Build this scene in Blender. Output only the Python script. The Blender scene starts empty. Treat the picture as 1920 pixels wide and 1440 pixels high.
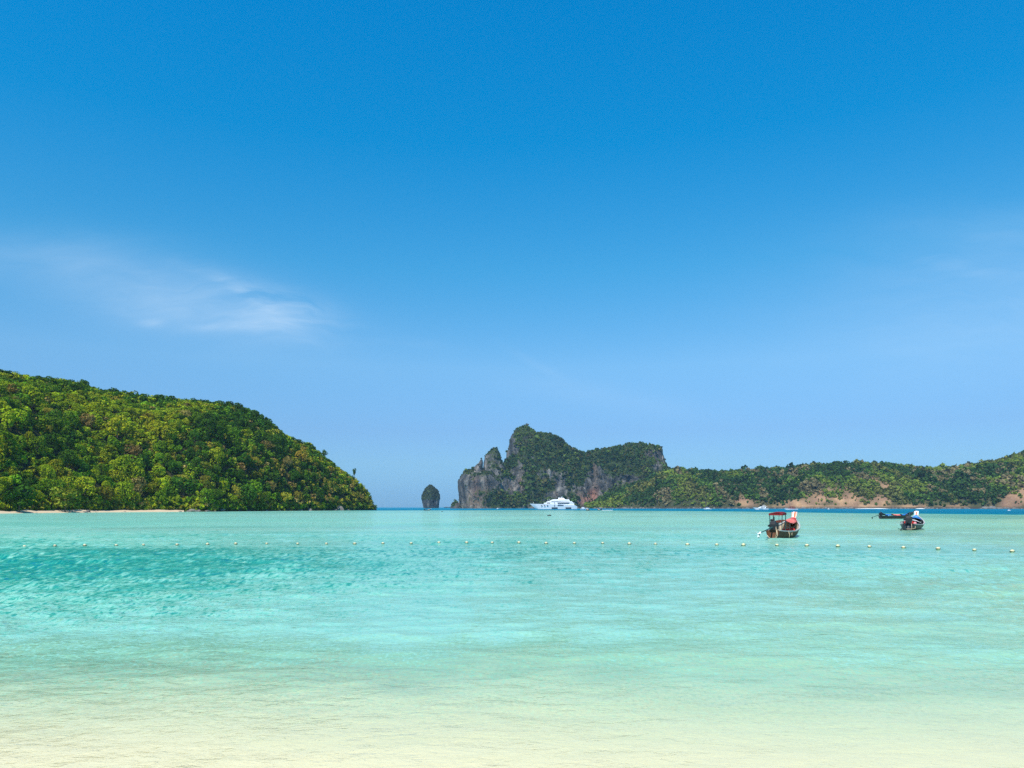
import bpy, math, random
import numpy as np
from mathutils import Vector, Matrix

random.seed(7)
R = np.random.RandomState(11)
scene = bpy.context.scene
COL = scene.collection
PI = math.pi

# ------------------------------------------------------------------ camera
CAM_H = 2.4          # camera height over the water
F = 1400.0           # focal length in photo pixels (1920 wide)
CX, CY = 960.0, 951.0  # optical axis: the horizon line of the photo
cd = bpy.data.cameras.new('camera')
cam = bpy.data.objects.new('camera', cd)
COL.objects.link(cam)
cam.location = (0, 0, CAM_H)
cam.rotation_euler = (PI / 2, 0, 0)
cd.sensor_width = 36
cd.lens = 36 * F / 1920
cd.shift_y = (CY - 720) / 1920
cd.clip_start = 0.1
cd.clip_end = 60000
scene.camera = cam

# ------------------------------------------------------------------ sun, sky
SUN_EL = math.radians(55)
SUN_AZ = math.radians(206)        # behind the camera, to the left
sd = bpy.data.lights.new('sun', 'SUN')
sun = bpy.data.objects.new('sun', sd)
COL.objects.link(sun)
sd.energy = 5.0
sd.angle = math.radians(0.53)
sd.color = (1.0, 0.955, 0.88)
sv = Vector((math.sin(SUN_AZ) * math.cos(SUN_EL), math.cos(SUN_AZ) * math.cos(SUN_EL), math.sin(SUN_EL)))
sun.rotation_euler = sv.to_track_quat('Z', 'Y').to_euler()
sun.location = (0, -20, 60)

world = bpy.data.worlds.new('World')
scene.world = world
world.use_nodes = True
wt = world.node_tree
wt.nodes.clear()


def N(nt, typ, **kw):
    n = nt.nodes.new(typ)
    for k, v in kw.items():
        setattr(n, k, v)
    return n


def plug(nt, sock, v):
    if v is None:
        return
    if isinstance(v, bpy.types.NodeSocket):
        nt.links.new(v, sock)
    else:
        sock.default_value = v


def M_(nt, op, a, b=None, c=None, clamp=False):
    n = N(nt, 'ShaderNodeMath', operation=op, use_clamp=clamp)
    plug(nt, n.inputs[0], a)
    plug(nt, n.inputs[1], b)
    plug(nt, n.inputs[2], c)
    return n.outputs[0]


def MIXC(nt, f, a, b, bt='MIX'):
    n = N(nt, 'ShaderNodeMix', data_type='RGBA', blend_type=bt)
    plug(nt, n.inputs[0], f)
    plug(nt, n.inputs[6], a)
    plug(nt, n.inputs[7], b)
    return n.outputs[2]


def RAMP(nt, f, stops, interp='LINEAR'):
    n = N(nt, 'ShaderNodeValToRGB')
    cr = n.color_ramp
    cr.interpolation = interp
    while len(cr.elements) > 1:
        cr.elements.remove(cr.elements[-1])
    cr.elements[0].position = stops[0][0]
    cr.elements[0].color = (*stops[0][1], 1)
    for p, c in stops[1:]:
        e = cr.elements.new(p)
        e.color = (*c, 1)
    plug(nt, n.inputs[0], f)
    return n.outputs[0]


def NOISE(nt, vec, scale, detail=4, rough=0.55, dist=0.0):
    n = N(nt, 'ShaderNodeTexNoise')
    plug(nt, n.inputs['Vector'], vec)
    n.inputs['Scale'].default_value = scale
    n.inputs['Detail'].default_value = detail
    n.inputs['Roughness'].default_value = rough
    n.inputs['Distortion'].default_value = dist
    return n.outputs['Fac']


def SCALE(nt, vec, s, loc=(0, 0, 0), rot=(0, 0, 0)):
    n = N(nt, 'ShaderNodeMapping')
    plug(nt, n.inputs['Vector'], vec)
    n.inputs['Scale'].default_value = s
    n.inputs['Location'].default_value = loc
    n.inputs['Rotation'].default_value = rot
    return n.outputs[0]


sky = N(wt, 'ShaderNodeTexSky', sky_type='NISHITA', sun_disc=False)
sky.sun_elevation = SUN_EL
sky.sun_rotation = SUN_AZ
sky.altitude = 0
sky.air_density = 1.0
sky.dust_density = 0.3
sky.ozone_density = 3.0
tc = N(wt, 'ShaderNodeTexCoord')
sep = N(wt, 'ShaderNodeSeparateXYZ')
wt.links.new(tc.outputs['Generated'], sep.inputs[0])
dx, dy, dz = sep.outputs
# colour grade of the sky by elevation (deep azure overhead, pale blue low down)
SKY_G = [(0.0, (0.292, 0.625, 1.25)), (0.015, (0.302, 0.625, 1.21)), (0.058, (0.445, 0.74, 1.11)), (0.10, (0.52, 0.79, 1.12)),
         (0.183, (0.69, 1.13, 1.33)), (0.30, (0.335, 1.26, 1.51)), (0.437, (0.026, 1.28, 1.73)), (0.55, (0.002, 1.34, 1.90))]
GS = 2.4
gain = RAMP(wt, dz, [(p, tuple(v / GS for v in c)) for p, c in SKY_G])
skc = MIXC(wt, 1.0, sky.outputs[0], gain, 'MULTIPLY')
vm = N(wt, 'ShaderNodeVectorMath', operation='SCALE')
wt.links.new(skc, vm.inputs[0])
vm.inputs['Scale'].default_value = GS
skc = vm.outputs[0]
# thin cirrus, placed by direction
ysafe = M_(wt, 'MAXIMUM', dy, 0.05)
U = M_(wt, 'DIVIDE', dx, ysafe)
V = M_(wt, 'DIVIDE', dz, ysafe)
front = M_(wt, 'GREATER_THAN', dy, 0.06)


def blob(px, py, rx, ry, rot, amt):
    a = math.radians(rot)
    du = M_(wt, 'SUBTRACT', U, (px - CX) / F)
    dv = M_(wt, 'SUBTRACT', V, (CY - py) / F)
    p = M_(wt, 'ADD', M_(wt, 'MULTIPLY', du, math.cos(a) * F / rx), M_(wt, 'MULTIPLY', dv, math.sin(a) * F / rx))
    q = M_(wt, 'ADD', M_(wt, 'MULTIPLY', du, -math.sin(a) * F / ry), M_(wt, 'MULTIPLY', dv, math.cos(a) * F / ry))
    r2 = M_(wt, 'ADD', M_(wt, 'MULTIPLY', p, p), M_(wt, 'MULTIPLY', q, q))
    return M_(wt, 'MULTIPLY', M_(wt, 'EXPONENT', M_(wt, 'MULTIPLY', r2, -1.0)), amt)


comb = N(wt, 'ShaderNodeCombineXYZ')
wt.links.new(U, comb.inputs[0])
wt.links.new(V, comb.inputs[1])
warp = NOISE(wt, SCALE(wt, comb.outputs[0], (3, 7, 1), rot=(0, 0, math.radians(10))), 1.6, 3, 0.5)
wv = N(wt, 'ShaderNodeVectorMath', operation='ADD')
wt.links.new(comb.outputs[0], wv.inputs[0])
wc = N(wt, 'ShaderNodeCombineXYZ')
wt.links.new(M_(wt, 'MULTIPLY', warp, 0.16), wc.inputs[0])
wt.links.new(M_(wt, 'MULTIPLY', warp, 0.10), wc.inputs[1])
wt.links.new(wc.outputs[0], wv.inputs[1])
fib = NOISE(wt, SCALE(wt, wv.outputs[0], (4, 20, 1), rot=(0, 0, math.radians(12))), 1.5, 6, 0.6, 0.4)
fib = M_(wt, 'MULTIPLY', M_(wt, 'SUBTRACT', fib, 0.30, clamp=True), 2.1, clamp=True)
sharp = blob(520, 588, 95, 36, -14, 0.38)
for b in [(440, 612, 90, 9, 4, 0.26), (475, 558, 70, 12, -33, 0.30), (400, 520, 90, 10, -20, 0.14), (288, 607, 24, 8, 0, 0.28), (545, 565, 70, 18, -14, 0.22),
          (1000, 680, 50, 8, -28, 0.10), (1790, 500, 80, 12, -10, 0.12),
          (760, 640, 90, 10, -8, 0.05)]:
    sharp = M_(wt, 'ADD', sharp, blob(*b))
soft = blob(330, 560, 240, 65, -12, 0.27)
for b in [(40, 475, 220, 40, 0, 0.08), (1900, 560, 400, 140, 8, 0.14), (1900, 430, 260, 40, 0, 0.05), (1130, 745, 180, 25, -10, 0.06)]:
    soft = M_(wt, 'ADD', soft, blob(*b))
cl = M_(wt, 'ADD', M_(wt, 'MULTIPLY', sharp, fib), M_(wt, 'MULTIPLY', soft, M_(wt, 'ADD', M_(wt, 'MULTIPLY', fib, 0.6), 0.6)))
cl = M_(wt, 'MULTIPLY', M_(wt, 'MINIMUM', cl, 0.85), front)
skc = MIXC(wt, cl, skc, (7.2, 8.6, 9.9, 1))
bg = N(wt, 'ShaderNodeBackground')
wt.links.new(skc, bg.inputs[0])
bg.inputs[1].default_value = 0.1
wo = N(wt, 'ShaderNodeOutputWorld')
wt.links.new(bg.outputs[0], wo.inputs[0])

scene.view_settings.view_transform = 'Standard'
scene.view_settings.look = 'None'
scene.view_settings.exposure = 0.16
scene.view_settings.gamma = 1.0
scene.view_settings.use_curve_mapping = False
cy = scene.cycles
cy.max_bounces = 6
cy.diffuse_bounces = 2
cy.glossy_bounces = 2
cy.transmission_bounces = 3
cy.transparent_max_bounces = 8
cy.volume_bounces = 0
cy.caustics_reflective = False
cy.caustics_refractive = False
cy.sample_clamp_indirect = 4.0
cy.sample_clamp_direct = 2.5
try:
    cy.use_denoising = False
    cy.denoiser = 'OPENIMAGEDENOISE'
    cy.denoising_prefilter = 'ACCURATE'
except Exception:
    pass


# ------------------------------------------------------------------ helpers
def wx(px, D):
    return (px - CX) / F * D


def wz(py, D):
    return CAM_H + (CY - py) / F * D


def dist_of(py):
    return CAM_H * F / (py - CY)


def tag(o, label=None, cat=None, group=None, kind=None):
    if label:
        o['label'] = label
    if cat:
        o['category'] = cat
    if group:
        o['group'] = group
    if kind:
        o['kind'] = kind
    return o


def link(o, parent=None):
    COL.objects.link(o)
    if parent is not None:
        o.parent = parent
    return o


def empty(name, loc, rz=0.0, scale=1.0):
    o = bpy.data.objects.new(name, None)
    o.empty_display_size = 0.3
    o.location = loc
    o.rotation_euler = (0, 0, rz)
    o.scale = (scale,) * 3
    return link(o)


def copy_tree(o, parent=None):
    c = o.copy()
    COL.objects.link(c)
    c.parent = parent
    for ch in o.children:
        copy_tree(ch, c)
    return c


def np_mesh(name, verts, faces, mat=None, smooth=False, attrs=None, fattrs=None):
    """faces: (n,3) or (n,4) int array"""
    me = bpy.data.meshes.new(name)
    verts = np.asarray(verts, np.float32)
    faces = np.asarray(faces, np.int32)
    nf, k = faces.shape
    me.vertices.add(len(verts))
    me.vertices.foreach_set('co', verts.ravel())
    me.loops.add(nf * k)
    me.loops.foreach_set('vertex_index', faces.ravel())
    me.polygons.add(nf)
    me.polygons.foreach_set('loop_start', np.arange(nf, dtype=np.int32) * k)
    me.update(calc_edges=True)
    me.polygons.foreach_set('use_smooth', np.full(nf, smooth, bool))
    for nm, arr in (attrs or {}).items():
        arr = np.asarray(arr, np.float32)
        if arr.ndim == 1:
            a = me.attributes.new(nm, 'FLOAT', 'POINT')
            a.data.foreach_set('value', arr)
        else:
            a = me.attributes.new(nm, 'FLOAT_COLOR', 'POINT')
            a.data.foreach_set('color', np.hstack([arr[:, :3], np.ones((len(arr), 1), np.float32)]).ravel())
    if mat:
        me.materials.append(mat)
    me.validate()
    return me


def grid_faces(nr, nc):
    i = np.arange(nr * nc).reshape(nr, nc)
    return np.stack([i[:-1, :-1], i[:-1, 1:], i[1:, 1:], i[1:, :-1]], -1).reshape(-1, 4)


# numpy value noise -------------------------------------------------
def _hash(ix, iy, iz, seed):
    h = (ix.astype(np.int64) * 374761393 + iy.astype(np.int64) * 668265263 + iz.astype(np.int64) * 2147483647 + seed * 1274126177) & 0xFFFFFFFF
    h = ((h ^ (h >> 13)) * 1274126177) & 0xFFFFFFFF
    h = ((h ^ (h >> 16)) * 2246822519) & 0xFFFFFFFF
    return ((h ^ (h >> 15)) & 0xFFFFFF).astype(np.float32) / 16777215.0


def vnoise(x, y, z=None, seed=0):
    if z is None:
        z = np.zeros_like(x)
    ix, iy, iz = np.floor(x), np.floor(y), np.floor(z)
    fx, fy, fz = x - ix, y - iy, z - iz
    fx, fy, fz = [f * f * f * (f * (f * 6 - 15) + 10) for f in (fx, fy, fz)]
    ix, iy, iz = ix.astype(np.int64), iy.astype(np.int64), iz.astype(np.int64)
    r = 0
    for a in (0, 1):
        for b in (0, 1):
            for c in (0, 1):
                w = (fx if a else 1 - fx) * (fy if b else 1 - fy) * (fz if c else 1 - fz)
                r = r + w * _hash(ix + a, iy + b, iz + c, seed)
    return r * 2 - 1


def fbm(x, y, z=None, oct=4, seed=0, gain=0.5):
    r, a, s = 0, 1.0, 0.0
    for o in range(oct):
        k = 2.03 ** o
        r = r + a * vnoise(x * k + 17.3 * o, y * k - 9.1 * o, None if z is None else z * k, seed + o)
        s += a
        a *= gain
    return r / s


def sstep(a, b, x):
    t = np.clip((x - a) / (b - a), 0, 1)
    return t * t * (3 - 2 * t)


# ------------------------------------------------------------------ materials
def mat_new(name):
    m = bpy.data.materials.new(name)
    m.use_nodes = True
    nt = m.node_tree
    nt.nodes.clear()
    out = N(nt, 'ShaderNodeOutputMaterial')
    return m, nt, out


def paint(name, col, rough=0.5, var=0.15, scale=6.0, metal=0.0, spec=0.4, dirt=None, bump=0.0):
    """plain painted / cloth / metal surface with worn, mottled colour"""
    m, nt, out = mat_new(name)
    g = N(nt, 'ShaderNodeTexCoord').outputs['Object']
    n1 = NOISE(nt, g, scale, 5, 0.6)
    dark = tuple(c * (1 - var) for c in col) + (1,)
    lite = tuple(min(1, c * (1 + var)) for c in col) + (1,)
    c = MIXC(nt, n1, dark, lite)
    if dirt:
        n2 = NOISE(nt, SCALE(nt, g, (1, 1, 3)), scale * 0.45, 4, 0.65)
        f = M_(nt, 'MULTIPLY', M_(nt, 'SUBTRACT', n2, 0.5, clamp=True), 3.0, clamp=True)
        c = MIXC(nt, f, c, (*dirt, 1))
    p = N(nt, 'ShaderNodeBsdfPrincipled')
    nt.links.new(c, p.inputs['Base Color'])
    p.inputs['Roughness'].default_value = rough
    p.inputs['Metallic'].default_value = metal
    p.inputs['Specular IOR Level'].default_value = spec
    if bump:
        b = N(nt, 'ShaderNodeBump')
        b.inputs['Strength'].default_value = bump
        nt.links.new(n1, b.inputs['Height'])
        nt.links.new(b.outputs[0], p.inputs['Normal'])
    nt.links.new(p.outputs[0], out.inputs[0])
    return m


def foliage_mat(name, use_obj):
    m, nt, out = mat_new(name)
    if use_obj:
        base = N(nt, 'ShaderNodeObjectInfo').outputs['Color']
        t = N(nt, 'ShaderNodeAttribute', attribute_name='tint')
        base = MIXC(nt, 1.0, base, t.outputs['Color'], 'MULTIPLY')
    else:
        base = N(nt, 'ShaderNodeAttribute', attribute_name='tint').outputs['Color']
    d = N(nt, 'ShaderNodeBsdfDiffuse')
    nt.links.new(base, d.inputs[0])
    tr = N(nt, 'ShaderNodeBsdfTranslucent')
    nt.links.new(MIXC(nt, 1.0, base, (1.3, 1.25, 0.5, 1), 'MULTIPLY'), tr.inputs[0])
    mx = N(nt, 'ShaderNodeMixShader')
    mx.inputs[0].default_value = 0.22
    nt.links.new(d.outputs[0], mx.inputs[1])
    nt.links.new(tr.outputs[0], mx.inputs[2])
    nt.links.new(mx.outputs[0], out.inputs[0])
    return m


MAT = {}
MAT['leaf_obj'] = foliage_mat('leaves_single', True)
MAT['leaf_att'] = foliage_mat('leaves_massed', False)
MAT['bark'] = paint('bark', (0.11, 0.085, 0.06), 0.9, 0.35, 3.0, spec=0.1)


def ground_mat(name):
    """hill ground: colour attribute 'tint' broken up by fine noise"""
    m, nt, out = mat_new(name)
    a = N(nt, 'ShaderNodeAttribute', attribute_name='tint').outputs['Color']
    g = N(nt, 'ShaderNodeTexCoord').outputs['Object']
    n1 = NOISE(nt, g, 0.35, 6, 0.65)
    n2 = NOISE(nt, g, 0.06, 3, 0.5)
    k = M_(nt, 'ADD', M_(nt, 'MULTIPLY', n1, 0.9), M_(nt, 'MULTIPLY', n2, 0.5))
    k = M_(nt, 'ADD', k, 0.3)
    v = N(nt, 'ShaderNodeVectorMath', operation='SCALE')
    nt.links.new(a, v.inputs[0])
    nt.links.new(k, v.inputs['Scale'])
    d = N(nt, 'ShaderNodeBsdfDiffuse')
    nt.links.new(v.outputs[0], d.inputs[0])
    b = N(nt, 'ShaderNodeBump')
    b.inputs['Strength'].default_value = 0.6
    b.inputs['Distance'].default_value = 1.0
    nt.links.new(n1, b.inputs['Height'])
    nt.links.new(b.outputs[0], d.inputs['Normal'])
    nt.links.new(d.outputs[0], out.inputs[0])
    return m


MAT['ground'] = ground_mat('hill_ground')


def rock_mat(name):
    """limestone: blue grey with vertical pale, pink and rusty streaks, 'veg' attribute turns it scrub green"""
    m, nt, out = mat_new(name)
    g = N(nt, 'ShaderNodeTexCoord').outputs['Object']
    st = NOISE(nt, SCALE(nt, g, (0.10, 0.10, 0.018)), 1.0, 6, 0.62)
    big = NOISE(nt, SCALE(nt, g, (1, 1, 0.5), loc=(40, 0, 7)), 0.022, 3, 0.5)
    fine = NOISE(nt, SCALE(nt, g, (1, 1, 0.5)), 0.30, 5, 0.65)
    grey = RAMP(nt, st, [(0.30, (0.022, 0.024, 0.028)), (0.46, (0.075, 0.075, 0.072)), (0.58, (0.18, 0.165, 0.145)), (0.72, (0.38, 0.33, 0.27))])
    warm = RAMP(nt, fine, [(0.3, (0.09, 0.055, 0.045)), (0.5, (0.25, 0.17, 0.12)), (0.68, (0.52, 0.41, 0.30))])
    f = M_(nt, 'MULTIPLY', M_(nt, 'SUBTRACT', big, 0.56, clamp=True), 6.0, clamp=True)
    c = MIXC(nt, f, grey, warm)
    c = MIXC(nt, M_(nt, 'MULTIPLY', fine, 0.5), c, MIXC(nt, 1.0, c, (0.5, 0.53, 0.58, 1), 'MULTIPLY'))
    rd = N(nt, 'ShaderNodeAttribute', attribute_name='rust').outputs['Fac']
    c = MIXC(nt, rd, c, RAMP(nt, fine, [(0.35, (0.09, 0.038, 0.028)), (0.6, (0.33, 0.17, 0.12))]))
    vg = N(nt, 'ShaderNodeAttribute', attribute_name='veg').outputs['Fac']
    vf = M_(nt, 'MULTIPLY', M_(nt, 'ADD', M_(nt, 'SUBTRACT', vg, 0.5), M_(nt, 'MULTIPLY', M_(nt, 'SUBTRACT', fine, 0.5), 1.6)), 4.0, clamp=True)
    green = RAMP(nt, fine, [(0.3, (0.018, 0.032, 0.012)), (0.6, (0.055, 0.075, 0.025))])
    c = MIXC(nt, vf, c, green)
    d = N(nt, 'ShaderNodeBsdfDiffuse')
    nt.links.new(c, d.inputs[0])
    b = N(nt, 'ShaderNodeBump')
    b.inputs['Strength'].default_value = 0.9
    b.inputs['Distance'].default_value = 5.0
    nt.links.new(M_(nt, 'ADD', st, M_(nt, 'MULTIPLY', fine, 0.6)), b.inputs['Height'])
    nt.links.new(b.outputs[0], d.inputs['Normal'])
    nt.links.new(d.outputs[0], out.inputs[0])
    return m


MAT['limestone'] = rock_mat('limestone')


def sand_mat(name, c0, c1, ripple=True):
    m, nt, out = mat_new(name)
    g = N(nt, 'ShaderNodeTexCoord').outputs['Object']
    big = NOISE(nt, SCALE(nt, g, (0.5, 1.1, 1)), 0.55, 4, 0.6)
    fine = NOISE(nt, g, 22, 4, 0.7)
    c = MIXC(nt, big, (*c0, 1), (*c1, 1))
    spk = M_(nt, 'MULTIPLY', M_(nt, 'SUBTRACT', fine, 0.56, clamp=True), 2.2, clamp=True)
    c = MIXC(nt, spk, c, (0.55, 0.48, 0.30, 1))
    if ripple:      # drifts of darker, weedy sand
        dr = NOISE(nt, SCALE(nt, g, (0.45, 1.5, 1)), 1.1, 6, 0.66, 0.8)
        drf = M_(nt, 'MULTIPLY', M_(nt, 'SUBTRACT', dr, 0.50, clamp=True), 4.5, clamp=True)
        c = MIXC(nt, M_(nt, 'MULTIPLY', drf, 0.20), c, (0.50, 0.54, 0.33, 1))
    d = N(nt, 'ShaderNodeBsdfDiffuse')
    nt.links.new(c, d.inputs[0])
    if ripple:
        lump = NOISE(nt, SCALE(nt, g, (0.7, 1.3, 1)), 2.2, 5, 0.6, 0.5)
        b = N(nt, 'ShaderNodeBump')
        b.inputs['Strength'].default_value = 0.35
        b.inputs['Distance'].default_value = 0.08
        nt.links.new(M_(nt, 'ADD', lump, M_(nt, 'MULTIPLY', fine, 0.25)), b.inputs['Height'])
        nt.links.new(b.outputs[0], d.inputs['Normal'])
    nt.links.new(d.outputs[0], out.inputs[0])
    return m


MAT['sand'] = sand_mat('pale_sand', (0.93, 0.78, 0.51), (0.95, 0.83, 0.575))
MAT['shore_sand'] = sand_mat('shore_sand', (0.50, 0.36, 0.22), (0.66, 0.52, 0.36), False)
MAT['white_sand'] = sand_mat('white_sand', (0.78, 0.74, 0.68), (0.85, 0.82, 0.76), False)
MAT['boulder'] = paint('boulder', (0.20, 0.175, 0.15), 0.9, 0.5, 0.8, spec=0.1, dirt=(0.05, 0.05, 0.045))

# ------------------------------------------------------------------ sea bed depth
EDGE_PX = [-2000, 0, 700, 1000, 1300, 1500, 1600, 1900, 4000]
EDGE_D = [520, 520, 550, 620, 440, 345, 300, 240, 200]


def depth_at(x, y):
    px = CX + F * x / np.maximum(y, 1.0)
    ys = np.maximum(y, 0.01)
    wob = 0.5 * fbm(x * 0.16, y * 0.05, oct=3, seed=3)
    s = y - 5.0 + 0.35 * np.clip((px - 960) / 960, -1.3, 1.3) - wob
    d = np.where(s < 0, s * 0.06, 0)
    sp = np.maximum(s, 0)
    d = d + 1.28 * (1 - np.exp(-(sp / 11.2) ** 1.6))
    # the water left of the middle is deeper, the right side shallow
    t = np.clip((px - 960) / 960, -1.6, 1.6)
    side = np.where(t < 0, 1 + 0.66 * np.minimum(-t, 1.0) ** 0.9 * (1 - 0.72 * sstep(24, 50, ys)), 1 - 0.36 * np.minimum(t, 1.0))
    near = sstep(5, 20, ys)
    d = d * (1 + (side - 1) * near)
    # outer sand flat, paler again
    d = d * (1 - 0.28 * sstep(34, 80, ys))
    # patches
    pn = fbm(x * 0.055, y * 0.10, oct=4, seed=21)
    bars = 1 - 2.2 * np.abs(fbm(x * 0.55, y * 0.42, oct=3, seed=24))
    pn2 = fbm(x * 0.012, y * 0.017, oct=3, seed=5)
    d = np.where(d > 0, d * (1 + (0.55 * pn) * (0.35 + 0.65 * sstep(8, 14, ys)) * (1 - sstep(60, 200, ys)) + 0.20 * pn2 * sstep(40, 120, ys) - 0.24 * (bars - 0.4) * sstep(8, 12, ys) * (1 - sstep(30, 60, ys))), d)
    e = np.interp(px, EDGE_PX, EDGE_D) * (1 + 0.10 * fbm(px / 260.0, ys * 0 + 1.5, oct=3, seed=8))
    d = d + 12.0 * sstep(0.93, 1.22, ys / e) * (1 + 0.25 * fbm(x * 0.004, y * 0.002, oct=2, seed=31))
    return d


# ------------------------------------------------------------------ water
def water_mat():
    m, nt, out = mat_new('sea_water')
    dep = N(nt, 'ShaderNodeAttribute', attribute_name='depth').outputs['Fac']
    gst = N(nt, 'ShaderNodeAttribute', attribute_name='gust').outputs['Fac']
    pos = N(nt, 'ShaderNodeNewGeometry').outputs['Position']
    # dark and bright dashes: wave glint and focused sunlight painted into the water colour
    # (dashes grow with distance from the camera to stay about a pixel row tall)
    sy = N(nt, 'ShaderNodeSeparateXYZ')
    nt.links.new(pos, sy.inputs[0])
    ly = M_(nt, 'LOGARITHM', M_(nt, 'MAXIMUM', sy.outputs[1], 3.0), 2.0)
    wave_glint = None
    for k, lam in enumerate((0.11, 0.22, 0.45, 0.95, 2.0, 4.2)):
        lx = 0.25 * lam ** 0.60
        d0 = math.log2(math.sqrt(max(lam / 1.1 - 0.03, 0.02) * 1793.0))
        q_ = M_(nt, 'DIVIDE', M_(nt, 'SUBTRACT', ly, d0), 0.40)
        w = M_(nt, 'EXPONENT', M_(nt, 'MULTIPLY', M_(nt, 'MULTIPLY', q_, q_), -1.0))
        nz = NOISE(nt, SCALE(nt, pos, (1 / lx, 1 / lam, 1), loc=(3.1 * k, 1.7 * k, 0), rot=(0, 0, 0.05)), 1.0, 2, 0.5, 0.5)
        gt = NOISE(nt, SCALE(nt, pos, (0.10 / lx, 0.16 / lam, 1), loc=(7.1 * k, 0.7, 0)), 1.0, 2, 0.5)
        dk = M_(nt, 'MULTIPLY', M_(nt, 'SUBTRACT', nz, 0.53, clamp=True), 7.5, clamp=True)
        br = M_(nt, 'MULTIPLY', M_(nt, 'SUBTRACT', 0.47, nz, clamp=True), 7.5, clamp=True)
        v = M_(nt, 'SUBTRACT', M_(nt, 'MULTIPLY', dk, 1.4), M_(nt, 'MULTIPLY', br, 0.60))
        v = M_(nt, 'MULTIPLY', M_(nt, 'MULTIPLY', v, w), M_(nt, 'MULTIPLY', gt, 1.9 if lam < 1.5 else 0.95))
        wave_glint = v if wave_glint is None else M_(nt, 'ADD', wave_glint, v)
    amt = M_(nt, 'MULTIPLY', M_(nt, 'MULTIPLY', wave_glint, M_(nt, 'ADD', M_(nt, 'MULTIPLY', M_(nt, 'MINIMUM', gst, 1.5), 0.72), 0.30)), 0.56)
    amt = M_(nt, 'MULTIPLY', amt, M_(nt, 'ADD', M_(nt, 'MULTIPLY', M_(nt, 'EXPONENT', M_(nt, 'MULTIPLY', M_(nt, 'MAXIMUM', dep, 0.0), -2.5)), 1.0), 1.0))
    dep = M_(nt, 'MULTIPLY', dep, M_(nt, 'MAXIMUM', M_(nt, 'ADD', amt, 1.0), 0.45))  # depth skewed by the painted dashes, so colour and clearness carry them
    # body colour of the water by depth plus the painted dashes (log scale)
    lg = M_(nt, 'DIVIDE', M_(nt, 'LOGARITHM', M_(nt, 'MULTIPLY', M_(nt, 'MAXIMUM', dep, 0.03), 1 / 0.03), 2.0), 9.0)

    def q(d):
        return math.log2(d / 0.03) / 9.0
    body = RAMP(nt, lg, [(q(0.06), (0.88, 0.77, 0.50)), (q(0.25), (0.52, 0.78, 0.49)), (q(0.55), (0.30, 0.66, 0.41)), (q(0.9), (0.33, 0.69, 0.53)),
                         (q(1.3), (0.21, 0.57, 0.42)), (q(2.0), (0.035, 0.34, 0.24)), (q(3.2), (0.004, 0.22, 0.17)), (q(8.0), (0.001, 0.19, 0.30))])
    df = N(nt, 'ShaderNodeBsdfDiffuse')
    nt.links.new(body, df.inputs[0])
    tp = N(nt, 'ShaderNodeBsdfTransparent')
    tp.inputs[0].default_value = (0.94, 0.985, 0.95, 1)
    clear = M_(nt, 'MULTIPLY', M_(nt, 'EXPONENT', M_(nt, 'MULTIPLY', M_(nt, 'MAXIMUM', dep, 0), -1.7)), 0.97)
    under = N(nt, 'ShaderNodeMixShader')
    nt.links.new(clear, under.inputs[0])
    nt.links.new(df.outputs[0], under.inputs[1])
    nt.links.new(tp.outputs[0], under.inputs[2])
    # ripples
    h1 = NOISE(nt, SCALE(nt, pos, (1.2, 1.7, 1)), 1.5, 5, 0.6, 0.3)
    h2 = NOISE(nt, SCALE(nt, pos, (0.8, 1.4, 1), rot=(0, 0, 0.25)), 6.0, 3, 0.55, 0.4)
    rid = lambda v, k: M_(nt, 'MULTIPLY', M_(nt, 'ABSOLUTE', M_(nt, 'SUBTRACT', v, 0.5)), k)
    h = M_(nt, 'SUBTRACT', M_(nt, 'MULTIPLY', h1, 0.7), M_(nt, 'ADD', rid(h1, 1.1), rid(h2, 0.5)))
    b = N(nt, 'ShaderNodeBump')
    far_b = M_(nt, 'MULTIPLY', M_(nt, 'DIVIDE', M_(nt, 'SUBTRACT', sy.outputs[1], 40.0, clamp=False), 80.0, clamp=True), 1.6)
    nt.links.new(M_(nt, 'MULTIPLY', M_(nt, 'MULTIPLY', gst, 0.9), M_(nt, 'ADD', far_b, 1.0)), b.inputs['Strength'])
    b.inputs['Distance'].default_value = 0.095
    nt.links.new(h, b.inputs['Height'])
    nt.links.new(b.outputs[0], df.inputs['Normal'])
    gl = N(nt, 'ShaderNodeBsdfGlossy')
    gl.inputs['Roughness'].default_value = 0.09
    nt.links.new(b.outputs[0], gl.inputs['Normal'])
    fr = N(nt, 'ShaderNodeFresnel')
    fr.inputs['IOR'].default_value = 1.33
    nt.links.new(b.outputs[0], fr.inputs['Normal'])
    mx = N(nt, 'ShaderNodeMixShader')
    # rough water far out hides its grazing faces and mirrors less sky
    rough_k = M_(nt, 'DIVIDE', 0.80, M_(nt, 'ADD', M_(nt, 'MULTIPLY', M_(nt, 'MAXIMUM', M_(nt, 'SUBTRACT', gst, 1.0), 0.0), 0.7), 1.0))
    nt.links.new(M_(nt, 'MULTIPLY', fr.outputs[0], rough_k), mx.inputs[0])
    nt.links.new(under.outputs[0], mx.inputs[1])
    nt.links.new(gl.outputs[0], mx.inputs[2])
    nt.links.new(mx.outputs[0], out.inputs[0])
    return m


MAT['water'] = water_mat()


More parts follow.
